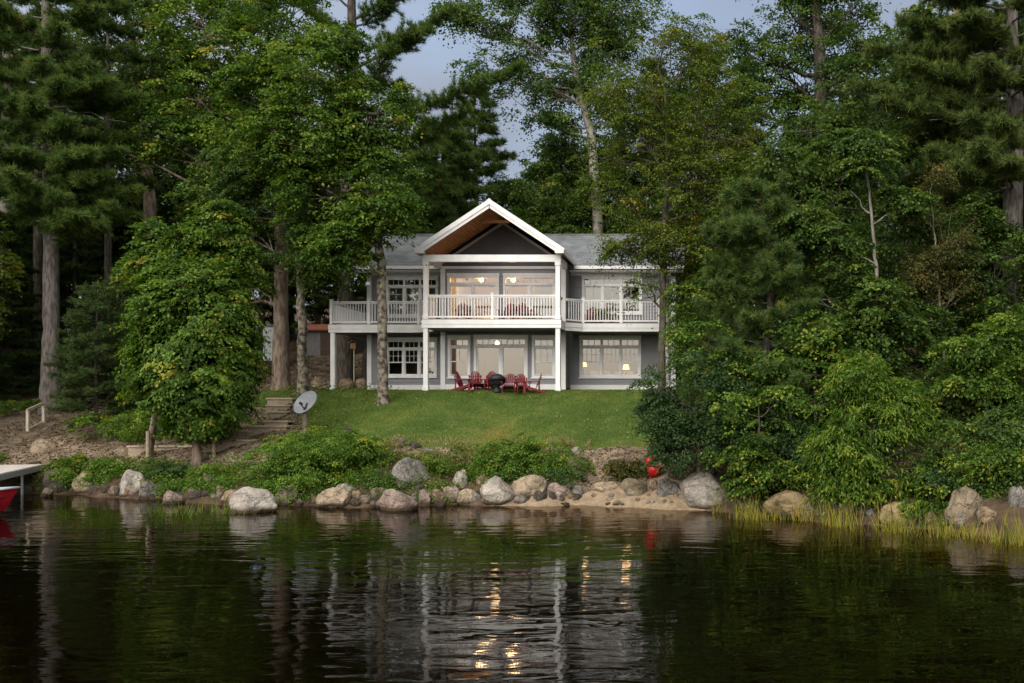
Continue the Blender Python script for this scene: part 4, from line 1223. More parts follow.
st_ = None
tr_list = [(267, 292, 405, 3), (266, 289, 412, 3), (267, 287, 418.5, 4), (264, 287, 428, 4), (248, 286, 433, 3), (214, 250, 439.5, 7), (200, 254, 447, 4), (128, 200, 453, 4)]
g0 = ground_at(250, 440)
st_ = empty('timber_steps', g0, 'timber edged steps and low retaining walls climbing beside the lawn', 'steps')
M['tread'] = noisy('pale_tread', (.33, .26, .18), (.50, .41, .30), 5, .85, .3, stretch=(1, 6, 6))  # treads coloured paler than the risers
for x0, x1, py, hh in tr_list:
    p, q_ = ground_at(x0, py), ground_at(x1, py); dd = (p[1] + q_[1]) / 2 - .05; k_ = dd / F; hh = max(hh, 5.5)
    zt = EYE - (py - hh - HY) * k_; zb = EYE - (py + 5 - HY) * k_
    sp_ = MB().box((x0 - CX) * k_, (x1 - CX) * k_, dd, dd + .14, zb, zt).build('step', M['timber'], st_, bevel=.015)
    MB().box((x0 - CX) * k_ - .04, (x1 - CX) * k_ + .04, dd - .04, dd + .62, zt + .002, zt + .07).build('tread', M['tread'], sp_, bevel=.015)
for px, y0, y1 in ((148, 431, 460), (214, 434, 457)):
    p = ground_at(px, y1); t = at(px, y0, p[1]); MB().tube([p - UP * .2, t], .07, 8).build('post', M['timber'], st_)


def shed(name, label, x0, x1, y0, y1, zw, roofmat, wallmat, pitch=.5, over=.25):
    z = min(gz(x0, y0), gz(x1, y0), gz(x1, y1)) - .2; o = empty(name, ((x0 + x1) / 2, (y0 + y1) / 2, z), label, 'shed')
    MB().box(x0, x1, y0, y1, z, zw).build('wall', wallmat, o)
    ym = (y0 + y1) / 2; mb = MB()
    mb.bar(((x0 + x1) / 2, ym + .02, zw + pitch), ((x0 + x1) / 2, y0 - over, zw - .02), x1 - x0 + 2 * over, .08); mb.bar(((x0 + x1) / 2, ym - .02, zw + pitch), ((x0 + x1) / 2, y1 + over, zw - .02), x1 - x0 + 2 * over, .08)
    mb.build('roof', roofmat, o)
    MB().box((x0 + x1) / 2 - .4, (x0 + x1) / 2 + .4, y0 - .04, y0 - .003, z + .25, min(zw - .1, z + 2.1)).build('door', M['dark_wood'], o)


a = at(303, 330, 53); b = at(352, 330, 53)
shed('shed', 'grey board shed with a rust red roof behind the left end of the deck', a[0], b[0], 53, 56, a[2], M['rust'], M['grey_board'], .42)
a = at(346, 302, 58); b = at(372, 302, 58)
shed('shed', 'grey roofed shed on the hill behind the left deck railing', a[0], b[0], 58, 61, a[2], M['shingles'], M['grey_board'], .42)
a = at(263, 351, 48.5); b = at(275.5, 326, 48.5)
ub = empty('outhouse', (a[0], 48.5, a[2]), 'narrow pale blue outhouse between the trunks left of the deck', 'outhouse')
MB().box(a[0], b[0], 48.5, 49.3, a[2] - .5, b[2]).build('wall', M['pale_board'], ub); MB().box(a[0] - .08, b[0] + .08, 48.4, 49.4, b[2] + .002, b[2] + .07).build('roof', M['grey_board'], ub)
MB().box(a[0] + .1, b[0] - .06, 48.47, 48.498, a[2] - .1, b[2] - .1).build('door', M['pale_board'], ub)

g = ground_at(654, 478); d = g[1]; k_ = d / F
ty_ = empty('garden_chair', g, 'small bright red plastic seat with a rounded back on the beach beside the shrubs', 'seat')
x, y, z = g; zb = at(654, 476, d)[2]
mb = MB(); mb.lathe((x + .02, y, zb), [(.13, 0), (.20, .10), (.27, .30), (.25, .31), (.17, .2), (.05, .17)], 18); mb.build('seat', M['bright_red'], ty_, smooth=True)
mb = MB(); c = at(650, 461, d)
mb.lathe((c[0], y + .12, c[2] - .17), [(.04, 0), (.15, .05), (.19, .15), (.16, .26), (.06, .33)], 16); mb.build('backrest', M['bright_red'], ty_, smooth=True)
mb = MB(); mb.tube([(x, y + .15, zb + .1), (c[0], y + .14, c[2] - .1)], .035, 6); mb.build('stem', M['bright_red'], ty_)
for sx in (-.12, .14): MB().tube([(x + sx, y, z - .15), (x + sx * .9, y, zb + .06)], .025, 6).build('leg', M['bright_red'], ty_)


# ------------------------------------------------------------------ trees
def P3(px, py, d): return at(px, py, d)


def ground_xy(px, d):
    x = (px - CX) * d / F; return np.array([x, d, gz(x, d)])


# big white pine at the left
d = 41.5; b = ground_xy(51, d)
tp = [b, P3(51, 330, d), P3(51, 230, d), P3(48, 120, d), P3(46, 20, d), P3(45, -70, d)]
br = whorls(P3(0, -60, d)[2], P3(0, 215, d)[2], 4.6, 44, (b[0], d), 4, rise=.03, shape=.35, r0=.07, ymin=.4)
for x, y, dy in ((140, 190, -1.5), (135, 215, -.6), (100, 225, -2.6), (60, 195, -3.2), (120, 150, -1), (140, 95, -.5), (110, 80, -2), (-10, 215, -1), (90, 65, -1.5), (20, 150, -3), (70, 120, -3), (30, 100, -3), (60, 80, -3), (90, 175, -2.6), (20, 200, -3.2), (75, 215, -3.4), (40, 60, -3), (110, 205, -2.4), (-5, 120, -2.5), (70, 155, -3.4)):
    e = P3(x, y, d + dy); br.append((np.array([b[0], d, e[2] - .1]), e, .06))
pine('white_pine', 'large white pine with a thick bare grey trunk by the pale handrail', 'pine tree', b, tp, [.44, .32, .30, .25, .18, .06], br, L['pine'], M['bark_pine'], per=30, ln=.26, wd=.03, seed=2, step=.16, side=1.2,
     twig=[(P3(51, y, d), P3(51 + dx, y + dyy, d - .8), .035) for y, dx, dyy in ((110, 75, 12), (150, 60, 30), (100, -45, -4), (190, 50, -10), (140, 25, 40), (75, -40, 10), (175, -30, 15))])
d = 46; b = ground_xy(4, d)
br = whorls(P3(0, -60, d)[2], P3(0, 120, d)[2], 3.6, 30, (b[0], d), 14, rise=.05, shape=.3, ymin=.4)
pine('white_pine', 'pine with a pale upper trunk at the left edge behind the large white pine', 'pine tree', b, [b, P3(6, 200, d), P3(7, 80, d), P3(6, -60, d)], [.3, .24, .2, .08], br, L['pine'], M['bark_pale'], per=28, ln=.28, wd=.034, seed=5, side=1.2,
     twig=[(P3(6, 75, d), P3(35, 62, d), .06), (P3(6, 100, d), P3(50, 105, d), .05)])
# dark bare trunks in the forest at the left
for px, d, r_, lab in ((38, 47, .24, 'dark slender trunk just behind the large white pine'), (9, 52, .22, 'dark trunk deep in the shade at the left edge'), (108, 50, .2, 'dark trunk in the shade left of the vine covered tree')):
    b = ground_xy(px, d); br = whorls(b[2] + 17, b[2] + 9, 3.2, 14, (b[0], d), int(px), shape=.5, ymin=.3)
    pine('forest_pine', lab, 'pine tree', b, [b, b + UP * 9, b + UP * 18], [r_, r_ * .8, .06], br, L['spruce'], M['bark_dark'], per=10, ln=.3, wd=.035, seed=int(px) + 1)
# leafy branch tree leaning in at the left edge
d = 36; b = ground_xy(-40, d)
tree('maple_tree', 'light green leafy sapling leaning in at the left edge', 'tree', b, [b, P3(-38, 330, d), P3(-22, 220, d)], [.12, .09, .04], lobes_px([(-8, 245, 22, 38), (-30, 300, 30, 40), (6, 268, 10, 18)], d), L['birch'], M['bark_dark'], n=110, per=45, cr=.34, ln=.15, wd=.09, seed=3)
# young hemlock
d = 38.5; b = ground_xy(96, d)
br = whorls(P3(0, 283, d)[2], P3(0, 412, d)[2], 1.95, 90, (b[0], d), 21, rise=-.05, shape=.55, r0=.022, ymin=.12)
pine('young_hemlock', 'bushy young hemlock between the large pine and the vine covered tree', 'hemlock', b, [b, P3(97, 340, d), P3(98, 280, d)], [.09, .06, .015], br, L['spruce'], M['bark_dark'], per=16, ln=.11, wd=.022, seed=21, spread=.9, step=.12, side=.5)
d = 40.5; b = ground_xy(122, d)
br = whorls(P3(0, 270, d)[2], P3(0, 405, d)[2], 1.5, 70, (b[0], d), 22, rise=-.05, shape=.6, r0=.02, ymin=.12)
pine('young_hemlock', 'narrow dark hemlock close behind the left flank of the vine covered tree', 'hemlock', b, [b, P3(122, 340, d), P3(122, 262, d)], [.09, .06, .015], br, L['spruce'], M['bark_dark'], per=16, ln=.11, wd=.022, seed=22, spread=.9, step=.12, side=.5)
# vine covered tree
d = 33.6; b = ground_xy(197, d)
vl = lobes_px([(195, 330, 50, 62), (196, 384, 52, 50), (196, 357, 54, 54), (182, 300, 36, 40), (214, 305, 36, 40), (198, 420, 34, 14)], d)
vl = [(c, np.array([r_[0], min(r_[1], 1.7), r_[2]])) for c, r_ in vl]
tree('vine_covered_tree', 'dense column shaped tree hung with broad bright leaves by the shore', 'tree', b, [b, P3(197, 440, d), P3(196, 380, d), P3(198, 290, d)], [.19, .15, .13, .07], vl, L['vine'], M['bark_brown'], n=2900, per=36, cr=.27, ln=.125, wd=.095, mode='shingle', seed=6, inner=.74, frac=.04)
d = 34.6; b = ground_xy(150, d)
tree('maple_tree', 'broad bright maple crown spreading on top of the vine covered column', 'tree', b, [b, P3(152, 430, d), P3(172, 330, d), P3(195, 260, d)], [.13, .11, .09, .05],
     lobes_px([(212, 236, 44, 22), (160, 258, 32, 22), (240, 258, 24, 18), (142, 280, 16, 16), (190, 272, 44, 20), (165, 228, 24, 12), (225, 215, 26, 12)], d), L['maple'], M['bark_brown'], n=330, per=52, cr=.42, ln=.18, wd=.115, seed=7, flat=.2)
# the maples left of the house
d = 38; b = ground_xy(383, d)
tree('lichen_maple', 'maple whose lichen spotted grey trunk stands on the lawn before the house', 'tree', b, [b, P3(382, 330, d), P3(381, 262, d), P3(372, 200, d), P3(350, 130, d), P3(335, 70, d)], [.22, .19, .175, .15, .11, .06],
     lobes_px([(318, 70, 58, 36), (370, 115, 40, 40), (300, 130, 70, 45), (375, 185, 46, 42), (330, 190, 60, 40), (385, 212, 32, 24, -1), (345, 245, 30, 24, -1), (262, 85, 42, 26, .5), (335, 40, 28, 16), (398, 100, 16, 18), (320, 235, 40, 26)], d), L['maple'], M['bark_lichen'], n=900, per=62, cr=.55, ln=.18, wd=.12, seed=8, flat=.22, r0=.1)
d = 41; b = ground_xy(303, d)
tree('maple_tree', 'slender mottled maple trunk behind the satellite dish', 'tree', b, [b, P3(302, 330, d), P3(300, 260, d), P3(292, 190, d)], [.24, .19, .16, .08],
     lobes_px([(270, 190, 60, 40), (300, 250, 40, 26), (255, 235, 34, 28), (320, 265, 24, 18), (240, 165, 40, 30), (210, 190, 40, 20, 1)], d), L['maple_dark'], M['bark_lichen'], n=420, per=60, cr=.5, ln=.17, wd=.11, seed=9, flat=.22)
d = 44; b = ground_xy(281, d)
tree('oak_tree', 'oak with the thickest brown trunk behind the steps, left of the deck', 'tree', b, [b, P3(281, 320, d), P3(282, 240, d), P3(275, 150, d), P3(262, 60, d)], [.44, .33, .30, .24, .1],
     lobes_px([(240, 60, 60, 40), (290, 20, 60, 40), (200, 100, 50, 40), (170, 140, 50, 26, -1), (150, 120, 30, 18, -1.5), (130, 155, 22, 14, -2), (230, 130, 60, 40), (200, 20, 50, 40), (260, 290, 24, 16), (240, 290, 30, 20)], d), L['maple'], M['bark_brown'], n=560, per=56, cr=.6, ln=.2, wd=.13, seed=10, flat=.22, r0=.12)
d = 52; b = ground_xy(150, d)
tree('oak_tree', 'tall airy oak rising at the upper left against the sky', 'tree', b, [b, P3(150, 200, d), P3(135, 60, d), P3(120, -40, d)], [.4, .33, .24, .1],
     lobes_px([(110, 10, 60, 36), (180, 0, 60, 40), (240, -20, 50, 40), (80, 40, 34, 24), (190, 60, 60, 36), (140, 90, 50, 30), (60, 70, 26, 22), (275, 15, 34, 22)], d), L['maple_dark'], M['bark_brown'], n=520, per=46, cr=.62, ln=.22, wd=.14, seed=11, inner=.3)
# big pine whose boughs cross the gap of sky
d = 46; b = ground_xy(345, d)
bl = []
for x0, y0, x1, y1, r_ in ((352, 95, 392, 48, .09), (352, 60, 455, 8, .10), (352, 120, 520, 66, .10), (352, 40, 430, 30, .07), (352, 150, 470, 110, .09), (352, 10, 440, -30, .08), (352, 30, 290, -10, .07), (352, 0, 300, -40, .07), (352, 170, 440, 150, .08), (352, 90, 300, 70, .07), (352, 200, 430, 185, .08), (352, -10, 360, -40, .05), (352, 20, 390, 5, .06), (352, 75, 400, 85, .06)):
    bl.append((P3(x0, y0 + 10, d), P3(x1, y1, d + rng.normal() * .8), r_))
pine('white_pine', 'tall white pine sending long feathery boughs across the gap of sky', 'pine tree', b, [b, P3(348, 200, d), P3(352, 60, d), P3(352, -80, d)], [.42, .34, .26, .08], bl, L['pine'], M['bark_dark'], per=20, ln=.26, wd=.032, seed=12, step=.13, side=1.7)
d = 52; b = ground_xy(440, d)
br = whorls(P3(0, 118, d)[2], P3(0, 262, d)[2], 3.6, 44, (b[0], d), 31, rise=.0, shape=.55, r0=.05, ymin=.14)
pine('white_pine', 'rounded green pine behind the left roof of the house', 'pine tree', b, [b, P3(442, 200, d), P3(445, 105, d)], [.28, .2, .03], br, L['pine'], M['bark_dark'], per=30, ln=.34, wd=.04, seed=31, step=.17, side=1.2)
d = 58; b = ground_xy(478, d)
br = whorls(P3(0, 88, d)[2], P3(0, 240, d)[2], 3.4, 46, (b[0], d), 33, rise=.08, shape=.8, r0=.04, ymin=.1)
pine('white_pine', 'thin topped pine standing in the gap of sky behind the porch gable', 'pine tree', b, [b, P3(476, 190, d), P3(474, 92, d)], [.22, .15, .02], br, L['pine'], M['bark_dark'], per=24, ln=.36, wd=.04, seed=33, side=1.1)
# tall airy tree behind the house
d = 54; b = ground_xy(598, d)
tree('poplar_tree', 'tall airy tree with a pale trunk rising straight behind the roof', 'tree', b, [b, P3(598, 230, d), P3(592, 140, d), P3(575, 70, d), P3(565, -40, d)], [.36, .31, .26, .18, .06],
     lobes_px([(530, 20, 46, 26), (575, 10, 50, 34), (600, 60, 40, 30), (540, 80, 30, 18), (535, 112, 24, 14), (500, 30, 26, 16), (490, 60, 20, 10), (560, 120, 24, 14), (620, 10, 40, 30), (590, -30, 60, 30), (510, -15, 40, 20), (470, 18, 30, 18), (520, 62, 36, 18), (560, 88, 44, 20), (475, 45, 26, 14), (610, 100, 36, 26), (600, 30, 50, 30), (455, 10, 24, 20), (480, 70, 24, 14), (515, 100, 26, 16), (500, -5, 40, 20)], d), L['maple_dark'], M['bark_pale'], n=900, per=38, cr=.75, ln=.22, wd=.14, seed=13, inner=.2, frac=.3, r0=.07)
# yellow green birch leaning over the right wing
d = 37.5; b = ground_xy(661, d)
tree('yellow_birch', 'yellow green birch with a dark slender trunk leaning over the right wing', 'tree', b, [b, P3(662, 340, d), P3(663, 250, d), P3(668, 170, d), P3(665, 90, d)], [.17, .15, .13, .09, .04],
     lobes_px([(640, 80, 60, 46, 0, 2.2), (690, 60, 60, 40), (715, 125, 60, 46), (640, 140, 62, 42), (690, 180, 66, 42), (620, 195, 40, 28), (655, 240, 46, 26, -.3, 1.4), (700, 240, 50, 30), (625, 245, 34, 16, -.4, 1.2), (735, 180, 40, 40), (680, 285, 22, 26, .3, 1.0), (648, 285, 22, 20, -.4, 1.0), (615, 105, 34, 30), (660, 30, 40, 26)], d), L['birch'], M['bark_dark'], n=900, per=44, cr=.5, ln=.13, wd=.085, seed=14, flat=.16, inner=.3, frac=.35, droop=.5, r0=.06)
d = 38.4; b = ground_xy(668, d)
tree('white_birch', 'thin white barked birch close to the right end of the deck', 'tree', b, [b, P3(667, 330, d), P3(666, 260, d), P3(668, 190, d)], [.085, .08, .07, .04], lobes_px([(675, 200, 24, 24), (690, 230, 18, 18), (684, 290, 13, 34, .2, .8), (686, 350, 12, 34, .2, .8)], d), L['birch'], M['bark_birch'], n=120, per=40, cr=.4, ln=.13, wd=.085, seed=15)
# dark oak
d = 47; b = ground_xy(822, d)
tree('oak_tree', 'dark tall oak silhouetted at the upper right against the sky', 'tree', b, [b, P3(822, 150, d), P3(820, 60, d), P3(812, -40, d)], [.5, .4, .32, .14],
     lobes_px([(800, 20, 50, 36), (850, 10, 44, 36), (775, 70, 46, 30), (830, 80, 60, 36), (800, -30, 70, 40), (740, 45, 30, 22), (870, 60, 34, 30), (740, 100, 40, 26), (790, 120, 50, 30)], d), L['maple_dark'], M['bark_dark'], n=520, per=50, cr=.62, ln=.2, wd=.13, seed=16, inner=.3, frac=.4, r0=.13)
# right white pine with layered golden boughs
d = 34; b = ground_xy(1010, d)
br = whorls(P3(0, -70, d)[2], P3(0, 190, d)[2], 4.0, 44, (b[0], d), 41, rise=.1, shape=.3, r0=.06, ymin=.5)
for x, y, dy in ((850, 85, -1), (880, 100, -1.6), (900, 20, 0), (870, 50, .5), (930, 150, -2.2), (955, 165, -2.5), (1000, 120, -3), (905, 60, -2), (950, 20, -2.4), (1010, 160, -3), (920, -10, -1), (985, 60, -3)):
    e = P3(x, y, d + dy); br.append((np.array([b[0], d, e[2] - .2]), e, .06))
pine('white_pine', 'large white pine with layered boughs filling the top right corner', 'pine tree', b, [b, P3(1012, 300, d), P3(1014, 100, d), P3(1010, -80, d)], [.5, .4, .3, .1], br, L['pine_gold'], M['bark_pine'], per=34, ln=.25, wd=.026, seed=41, step=.14, side=1.15,
     twig=[(P3(1010, 70, d), P3(935, 105, d - 1), .05), (P3(1010, 40, d), P3(960, 60, d - 1), .04), (P3(1010, 110, d), P3(930, 120, d - 1.5), .03)])
# young white pine with puffy boughs
d = 30.5; b = ground_xy(762, d)
br = whorls(P3(0, 190, d)[2], P3(0, 440, d)[2], 3.2, 76, (b[0], d), 51, rise=.22, shape=.55, r0=.04, ymin=.18)
pine('young_white_pine', 'puffy blue green young pine right of the house', 'pine tree', b, [b, P3(768, 330, d), P3(778, 240, d), P3(784, 180, d)], [.16, .13, .08, .02], br, L['pine_blue'], M['bark_dark'], per=46, ln=.21, wd=.02, seed=51, spread=.95, step=.13, side=.7)
# young maple with the pale stem
d = 30; b = ground_xy(872, d)
tree('young_maple', 'young maple with a thin pale stem in the thicket at the right', 'tree', b, [b, P3(876, 330, d), P3(876, 265, d), P3(871, 205, d), P3(866, 165, d)], [.08, .07, .06, .045, .02],
     lobes_px([(850, 190, 44, 22), (900, 200, 30, 20), (830, 240, 40, 20), (820, 300, 40, 16), (850, 275, 26, 12, -.6), (905, 320, 44, 20), (860, 320, 40, 18, -.8), (835, 150, 40, 22, .5), (870, 150, 40, 22), (800, 215, 30, 22), (874, 300, 34, 30, -.9), (876, 335, 34, 24, -.9), (866, 172, 30, 14, -.6)], d), L['maple_dark'], M['bark_pale'], n=520, per=50, cr=.4, ln=.15, wd=.10, seed=17, flat=.15, frac=.2, r0=.035)
# thin brownish saplings
d = 30.5; b = ground_xy(945, d)
tree('thin_sapling', 'thin brownish many stemmed sapling in the thicket, right of the pale stemmed maple', 'tree', b, [b, P3(942, 330, d), P3(935, 250, d), P3(930, 190, d)], [.05, .045, .035, .015],
     lobes_px([(925, 210, 26, 24), (950, 240, 30, 30), (920, 270, 26, 30), (955, 290, 30, 26), (935, 180, 24, 16)], d), L['brown'], M['bark_brown'], n=200, per=30, cr=.36, ln=.12, wd=.07, seed=18, frac=.5, r0=.02, inner=.15)
# dark leafy shrub right of the lawn
d = 28.8; b = ground_xy(700, d)
tree('dark_shrub', 'big dark leafy shrub at the right edge of the lawn above the red seat', 'shrub', b, [b, P3(698, 440, d), P3(695, 380, d)], [.08, .06, .03],
     lobes_px([(690, 395, 44, 44), (665, 425, 30, 40), (720, 430, 40, 40), (690, 446, 46, 26), (660, 385, 22, 22), (735, 385, 30, 30), (668, 446, 16, 16)], d), L['shrub_dark'], M['bark_dark'], n=520, per=46, cr=.34, ln=.11, wd=.065, seed=19, frac=.2, r0=.035)
d = 27.2; b = ground_xy(755, d)
tree('maple_sapling', 'low maple sapling with flat leaf layers above the wide golden boulder', 'sapling', b, [b, P3(757, 450, d), P3(760, 400, d)], [.06, .045, .02],
     lobes_px([(748, 456, 34, 12), (760, 430, 40, 16), (735, 405, 34, 14), (790, 470, 30, 14), (745, 484, 20, 10), (780, 400, 36, 14), (760, 478, 40, 14)], d), L['maple'], M['bark_dark'], n=210, per=44, cr=.34, ln=.13, wd=.09, seed=20, flat=.14)
# bright foreground ash
d = 25.6; b = ground_xy(872, d)
tree('ash_tree', 'bright green drooping leafy tree overhanging the water at the right', 'tree', b, [b, P3(872, 460, d), P3(872, 400, d), P3(870, 360, d)], [.12, .1, .07, .03],
     lobes_px([(860, 375, 30, 22), (840, 400, 34, 24), (895, 400, 34, 24), (870, 425, 50, 26), (835, 445, 34, 26), (910, 440, 44, 26), (870, 465, 56, 24), (925, 475, 36, 20), (850, 485, 44, 16), (900, 488, 46, 14), (820, 480, 22, 14)], d), L['bright'], M['bark_dark'], n=640, per=46, cr=.33, ln=.17, wd=.055, seed=23, flat=.2, droop=.9, inner=.5)
d = 27.5; b = ground_xy(985, d)
tree('leafy_shrub', 'leafy shrub with glossy light leaves at the right edge', 'shrub', b, [b, P3(985, 440, d), P3(990, 370, d)], [.08, .06, .03],
     lobes_px([(1005, 340, 30, 26), (1000, 380, 34, 22), (965, 350, 30, 18), (1020, 410, 26, 24), (960, 385, 26, 12)], d), L['maple'], M['bark_dark'], n=230, per=46, cr=.34, ln=.14, wd=.085, seed=24)
d = 25.6; b = ground_xy(1000, d)
tree('dark_shrub', 'dark shaded shrub under the glossy one at the right edge', 'shrub', b, [b, P3(1000, 470, d), P3(1000, 420, d)], [.08, .06, .03],
     lobes_px([(1000, 440, 44, 36), (1030, 470, 40, 30), (960, 455, 36, 30), (990, 485, 36, 20), (945, 480, 30, 20), (1025, 430, 30, 30)], d), L['maple_dark'], M['bark_dark'], n=420, per=44, cr=.36, ln=.13, wd=.08, seed=25)
d = 32.5; b = ground_xy(930, d)
tree('maple_tree', 'dark maple filling the thicket behind the pale stemmed young maple', 'tree', b, [b, P3(930, 330, d), P3(925, 250, d)], [.16, .13, .06],
     lobes_px([(900, 250, 60, 50), (970, 240, 50, 50), (840, 350, 60, 40), (940, 330, 70, 40), (1010, 270, 40, 50), (780, 420, 50, 40), (1000, 330, 50, 40), (860, 410, 60, 40), (950, 420, 50, 40), (870, 355, 44, 30, -2.5), (690, 330, 30, 50, 2), (720, 380, 40, 40, 1)], d), L['maple_dark'], M['bark_dark'], n=620, per=50, cr=.5, ln=.17, wd=.11, seed=26)
d = 35; b = ground_xy(800, d)
tree('maple_tree', 'dark maple standing between the birch and the dark oak', 'tree', b, [b, P3(800, 300, d), P3(800, 170, d)], [.2, .16, .08],
     lobes_px([(790, 170, 50, 40), (840, 200, 50, 50), (760, 210, 40, 40), (740, 270, 40, 50), (720, 330, 40, 40), (820, 130, 44, 26), (800, 270, 60, 50), (890, 150, 50, 30)], d), L['back'], M['bark_dark'], n=520, per=50, cr=.55, ln=.19, wd=.12, seed=27)

d = 29; b = ground_xy(1000, d)
tree('dark_shrub', 'tall dark shrub covering the bank at the right edge behind the glossy one', 'shrub', b, [b, P3(1000, 420, d), P3(1000, 380, d)], [.08, .06, .03],
     lobes_px([(980, 370, 50, 40), (1030, 350, 50, 50), (950, 410, 50, 36), (1010, 415, 50, 40), (1060, 400, 50, 50), (910, 410, 40, 40)], d), L['maple_dark'], M['bark_dark'], n=520, per=46, cr=.42, ln=.15, wd=.09, seed=28)
d = 28.2; b = ground_xy(790, d)
tree('dark_shrub', 'dark shrub in the shade under the puffy young pine', 'shrub', b, [b, P3(790, 450, d), P3(790, 400, d)], [.08, .06, .03],
     lobes_px([(790, 440, 50, 40), (740, 430, 40, 40), (840, 440, 50, 40), (790, 480, 60, 20), (880, 470, 50, 30)], d), L['shrub_dark'], M['bark_dark'], n=380, per=46, cr=.4, ln=.13, wd=.08, seed=29)

d = 28.6; b = ground_xy(815, d)
tree('maple_tree', 'mid green maple knitting the thicket between the young pine and the bright drooping tree', 'tree', b, [b, P3(815, 400, d), P3(818, 330, d)], [.07, .06, .03],
     lobes_px([(820, 330, 44, 22), (800, 365, 40, 20), (845, 360, 36, 20), (770, 400, 40, 22), (725, 365, 34, 18), (700, 335, 30, 20, 1), (690, 300, 26, 26, 3), (830, 395, 40, 18), (785, 430, 36, 16)], d), L['maple'], M['bark_dark'], n=330, per=46, cr=.38, ln=.14, wd=.095, seed=34, flat=.16)
d = 24.4; b = ground_xy(985, d)
tree('dark_shrub', 'leafy dark shrub hanging down to the reeds at the right edge', 'shrub', b, [b, P3(985, 490, d), P3(985, 460, d)], [.06, .05, .02],
     lobes_px([(985, 470, 40, 22), (1020, 465, 34, 26), (950, 485, 30, 16), (1000, 495, 40, 12), (1040, 490, 30, 20)], d), L['maple'], M['bark_dark'], n=240, per=44, cr=.3, ln=.13, wd=.075, seed=35)

# the forest behind: a few dense kinds copied along the hill
def proto_broad(seed, leaf):
    lob = []
    r = np.random.default_rng(seed)
    for i in range(13):
        z = 3 + 15.5 * (i + .5) / 13; w = 4.4 * math.sin(math.pi * min(1, (z + 1.5) / 21)) + .6
        a = r.random() * 6.28; lob.append((np.array([math.cos(a) * w * .45, math.sin(a) * w * .45, z]), np.array([w * .62, w * .62, 1.9])))
    o = tree('forest_tree', '.', 'tree', (0, 0, 0), [np.zeros(3), UP * 9, np.array([.3, .2, 17.5])], [.3, .22, .06], lob, leaf, M['bark_dark'], n=520, per=42, cr=.8, ln=.30, wd=.20, seed=seed, frac=.1, r0=.1)
    return o


def proto_con(seed):
    br = whorls(19.5, 1.2, 4.0, 74, (0, 0), seed, rise=-.06, shape=.75, r0=.04, ymin=.05)
    return pine('forest_conifer', '.', 'conifer', (0, 0, 0), [np.zeros(3), UP * 10, UP * 20], [.3, .2, .02], br, L['back_con'], M['bark_dark'], per=18, ln=.42, wd=.07, seed=seed, step=.30, side=1.0)


protos = [proto_broad(61, L['back']), proto_broad(62, L['maple_dark']), proto_con(63), proto_con(64)]
used = set()
fr = np.random.default_rng(77)
forest = [(-60, -40, 50, 0), (-25, -60, 58, 2), (15, 60, 56, 2), (60, 10, 60, 1), (75, 150, 50, 3), (110, 60, 58, 0), (150, 140, 56, 2), (185, 30, 62, 0), (205, 190, 52, 3), (230, 60, 60, 1), (262, 120, 58, 2), (290, 40, 64, 0), (318, 120, 60, 1), (335, 190, 56, 2), (362, 140, 62, 0),
          (395, 150, 58, 1), (415, 175, 66, 2), (455, 190, 68, 3), (484, 215, 70, 3), (512, 172, 62, 1), (550, 118, 66, 0), (505, 168, 60, 1), (560, 108, 58, 1), (592, 118, 55, 0), (462, 150, 57, 3), (528, 200, 56, 1), (572, 128, 60, 1), (585, 185, 54, 1), (618, 110, 60, 1), (630, 185, 53, 0), (655, 60, 62, 2), (672, 170, 50, 1),
          (700, 20, 60, 0), (715, 180, 48, 3), (745, 60, 56, 2), (760, 150, 46, 1), (790, 100, 54, 0), (815, 190, 44, 3), (850, 40, 56, 1), (880, 100, 46, 2), (915, -20, 52, 0), (945, 90, 44, 3), (975, -40, 50, 1), (1010, 60, 44, 0), (1050, -40, 46, 2), (1085, 40, 40, 1), (1120, -20, 40, 0), (-90, 20, 46, 3), (-130, -40, 48, 1),
          (25, 180, 62, 1), (100, 200, 64, 0), (-15, 170, 60, 3), (1060, 180, 34, 3), (1110, 120, 30, 1), (-230, -60, 36, 1), (-300, -40, 34, 0), (-90, 60, 45, 2), (4, 215, 44.5, 3), (30, 235, 49, 2), (-25, 240, 43, 3), (985, 200, 38, 3), (1060, 250, 33, 3), (1030, 90, 40, 0)]  # the two near trees furthest left, out of frame, are added to block skylight
for px, top, d, k in forest:
    src = protos[k]
    o = src if k not in used else copy_thing(src); used.add(k)
    p = ground_xy(px, d); h = at(px, top, d)[2] - p[2]
    s_ = h / 19.5; o.location = p - UP * .1; w = max(s_, .62) * fr.uniform(.9, 1.15); o.scale = (w, w, s_); o.rotation_euler.z = fr.uniform(0, 6.28)
    o['group'] = 'background conifers of the forest' if k > 1 else 'background broadleaf trees of the forest'
    o['label'] = 'dark conifer of the dense forest behind the front trees and the house' if k > 1 else 'leafy tree of the dense forest behind the front trees and the house'


# ------------------------------------------------------------------ shore bushes
def bush(label, lob, leaf, d=None, n=200, per=42, cr=.24, ln=.10, wd=.06, seed=1, name='bush', cat='bush', **kw):
    xs = [q[0] for q in lob]; yb = max(q[1] + q[3] for q in lob)
    g = ground_at(sum(xs) / len(xs), yb)
    dd = d or g[1] + .8
    b = ground_xy(sum(xs) / len(xs), dd)
    return tree(name, label, cat, b, None, None, lobes_px(lob, dd), leaf, None, n=n, per=per, cr=cr, ln=ln, wd=wd, seed=seed, **kw)


